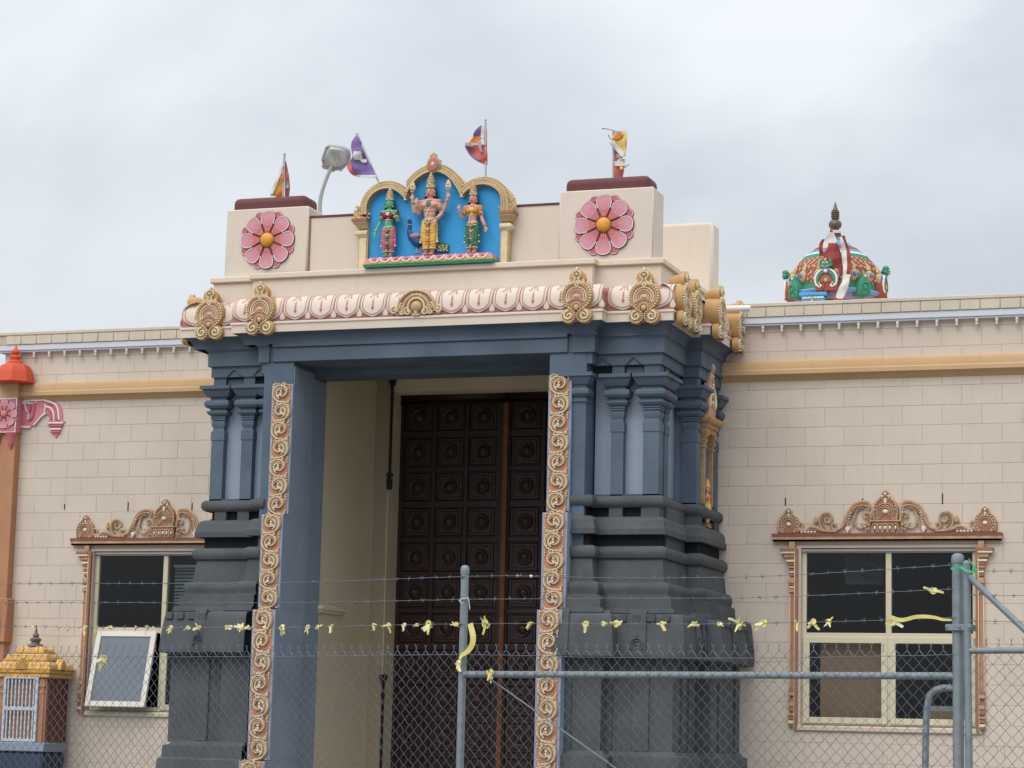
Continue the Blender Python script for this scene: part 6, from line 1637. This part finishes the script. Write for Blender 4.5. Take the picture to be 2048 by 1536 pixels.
s = s_at(207, 1334); scrap('yellow_tape', 'small pale tape scrap lowest on the mesh in front of the open window sash', s, 2.09, 305, .06, style=1)
# long ribbon by the middle post
q = MB(); pts = [FP(s_at(x, y_), 0, .05) for x, y_ in ()]
def rib(name, label, pxs, w, m, zoff=0, o=.05, cat='ribbon'):
    q = MB(); P = []
    for x, y_ in pxs:
        r = ray(x, y_); t = (FA+FN*o-CAM).dot(FN)/r.dot(FN); P.append(CAM+r*t)
    P = [Vector(p) for p in smooth_pts([tuple(p) for p in P], 5)]; k_ = len(P); nn = []
    for i in range(k_):
        a_ = .5*math.sin(i/k_*4); nn.append((FN*math.cos(a_)+FD*math.sin(a_)).normalized())
    ws = [w*(1-.55*(i/k_)**3) for i in range(k_)]; q.ribbon(P, ws, 0, nn); q.ribbon([p-n_*.0015 for p, n_ in zip(P, nn)][::-1], ws[::-1], 0, nn[::-1])
    return tag(q.build(name, m, None, org=tuple(P[0]), ang=180), label, cat)
rib('yellow_ribbon', 'long twisted yellow ribbon hanging down against the middle fence post', [(940,1247),(943,1258),(946,1272),(945,1286),(940,1297),(932,1305),(924,1310),(919,1318)], .036, M_YEL)
rib('yellow_ribbon', 'taut thin yellow ribbon stretched along the lowest wire to the gate post', [(1781,1234),(1800,1240),(1815,1238),(1830,1234),(1850,1233),(1870,1235),(1885,1239),(1903,1240)], .022, M_YEL)
scrap('yellow_tape', 'bunched yellow tape at the left end of the taut ribbon before the right window', s_at(1790,1238), wz(2, s_at(1790,1238))-.01, 306, .09, style=2)
rib('green_tape', 'green plastic tape tied round the tops of the two gate posts', [(1902,1136),(1910,1139),(1920,1134),(1930,1140),(1940,1143),(1953,1144),(1949,1136),(1943,1126),(1937,1117)], .014, M_GRNT, o=.075, cat='tape')
q = MB(); c_ = FP(0, 2.505, .0)
q.tube([tuple(c_+FN*.027*math.cos(a_)+FD*.027*math.sin(a_)+Vector((0,0,.006*math.sin(3*a_)))) for a_ in [2*pi*k_/14 for k_ in range(15)]], .004, 5)
q.tube(smooth_pts([tuple(FP(.02,2.51,.02)), tuple(FP(.045,2.515,.03)), tuple(FP(.055,2.49,.03)), tuple(FP(.062,2.44,.03))], 4), .003, 5)
q.tube(smooth_pts([tuple(FP(-.02,2.50,.025)), tuple(FP(-.005,2.49,.035)), tuple(FP(.012,2.475,.035))], 4), .003, 5)
tag(q.build('white_string', M_FWHT, None, org=tuple(c_), ang=180), 'white string knotted round the middle fence post at the second wire', 'string')
for px, py, m, lb in ((1068,1155,M_WHITE,'small white blob on the top barbed wire right of the middle post'), (1041,1154,M_PINK,'small pinkish scrap on the top barbed wire right of the middle post')):
    s = s_at(px, py); q = MB(); z = wz(0, s)
    for k_ in range(5): q.ell(FP(s+.004*math.cos(k_*2.1), z-.001+.004*math.sin(k_*2.1), .03+.002*k_), (.0062,.0062,.0055), 7, 5)
    tag(q.build('wire_scrap', m, None, org=tuple(FP(s, z, .03))), lb, 'scrap')

# ================================================================== gilt aedicule on the side of the porch
xs_ = -.515
b = MB(); ya, yb = -.70, -.26
nb = bx('side_niche', por, M_BLUE, -.60, -.53, ya, yb, 4.03, 5.15, c=0)
for yy in (ya+.06, yb-.06):
    q = MB(); rect_lathe(q, -.53, -.49, yy-.022, yy+.022, [(0,4.06),(0,4.62),(.012,4.63),(.012,4.65),(0,4.66),(.02,4.70),(.02,4.715),(.005,4.72),(.03,4.76),(.035,4.785)], (0,1,1,1), 0); q.build('gilt_column', mat('dull_gilt_paint', (0.42, 0.27, 0.13), .7, .15, 14, .1), nb, ang=25)
q = MB(); rect_lathe(q, -.56, -.47, ya, yb, [(0,4.785),(.0,4.83),(.02,4.84),(.02,4.87),(.05,4.885),(.062,4.91),(.062,4.93),(.04,4.955),(.0,4.965)], (0,1,1,1), 0); q.build('gilt_entablature', mat('dull_gilt_paint', (0.42, 0.27, 0.13)), nb, ang=25)
q = MB(); q.plate([(z_*.8, x_) for z_, x_ in nasi_outline(.2, .52)], -.03, .03, 0, .008)
for r_ in (.13,.09): q.tube(xz(arc(0,.16,r_,-30,210,14), -.035), .012, 5, 1)
for i in range(9): q.ell((.0,-.035,.10+.045*i), (.03-.002*i,.015,.02), 6, 4, 1 if i % 2 else 2)
q.ell((0,-.02,.50),(.045,.04,.05),8,6,0)
q.v = [(-.49-v[1], (ya+yb)/2+v[0], 4.965+v[2]) for v in q.v]; q.build('gilt_crest', [mat('dusty_pink_gilt', (0.52, 0.33, 0.24), .7, .2, 20, .1), M_CRGLD, M_SCROLL], nb)
st = thing('niche_figurine', 'small painted figurine in yellow and red in the gilt niche beside the porch', 'figurine', (-.49, (ya+yb)/2, 3.83))
q = MB(); B = WO[st.name]; bx_, by_ = B.x, B.y
def tq(pts, rs, m): q.tube([(bx_+p[0], by_+p[1], B.z+p[2]) for p in pts], rs, 7, m)
tq([(0,-.03,.08),(.0,-.04,.22),(0,0,.38)], [.03,.04,.045], 0); tq([(0,.03,.08),(.02,.06,.22),(0,0,.38)], [.03,.04,.045], 0); tq([(0,0,.36),(0,0,.5),(0,0,.56)], [.055,.06,.03], 0); q.ell((bx_,by_,B.z+.63), (.045,.045,.055), 8, 6, 0)
me = remesh(q, .012, 'body', 2); me.materials.append(M_SK)
for v in me.vertices: v.co -= B
o = bpy.data.objects.new('body', me); COL.objects.link(o); o.parent = st; WO[o.name] = B.copy()
q = MB(); q.lathe((bx_,by_,B.z), [(.06,.26),(.075,.29),(.07,.36),(.05,.40)], 10, 0); q.lathe((bx_,by_,B.z+.66), [(.05,0),(.045,.05),(.02,.12),(.004,.15)], 10, 0); q.build('dress', M_FYEL, st)
q = MB(); q.tube([(bx_+.03,by_-.08,B.z+.46),(bx_+.05,by_-.02,B.z+.52),(bx_+.05,by_+.06,B.z+.50),(bx_+.04,by_+.10,B.z+.42)], [.018,.022,.022,.014], 6); q.build('sash', M_FORG, st)
q = MB(); q.box(bx_-.05, bx_+.05, by_-.13, by_+.13, B.z, B.z+.035, 0, .006); q.box(bx_-.05, bx_+.045, by_-.12, by_+.12, B.z+.035, B.z+.075, 1, .006); q.build('pedestal', [M_FORG, M_TEAL], st)
st.scale = (.62, .62, .62); st.location.x -= .015
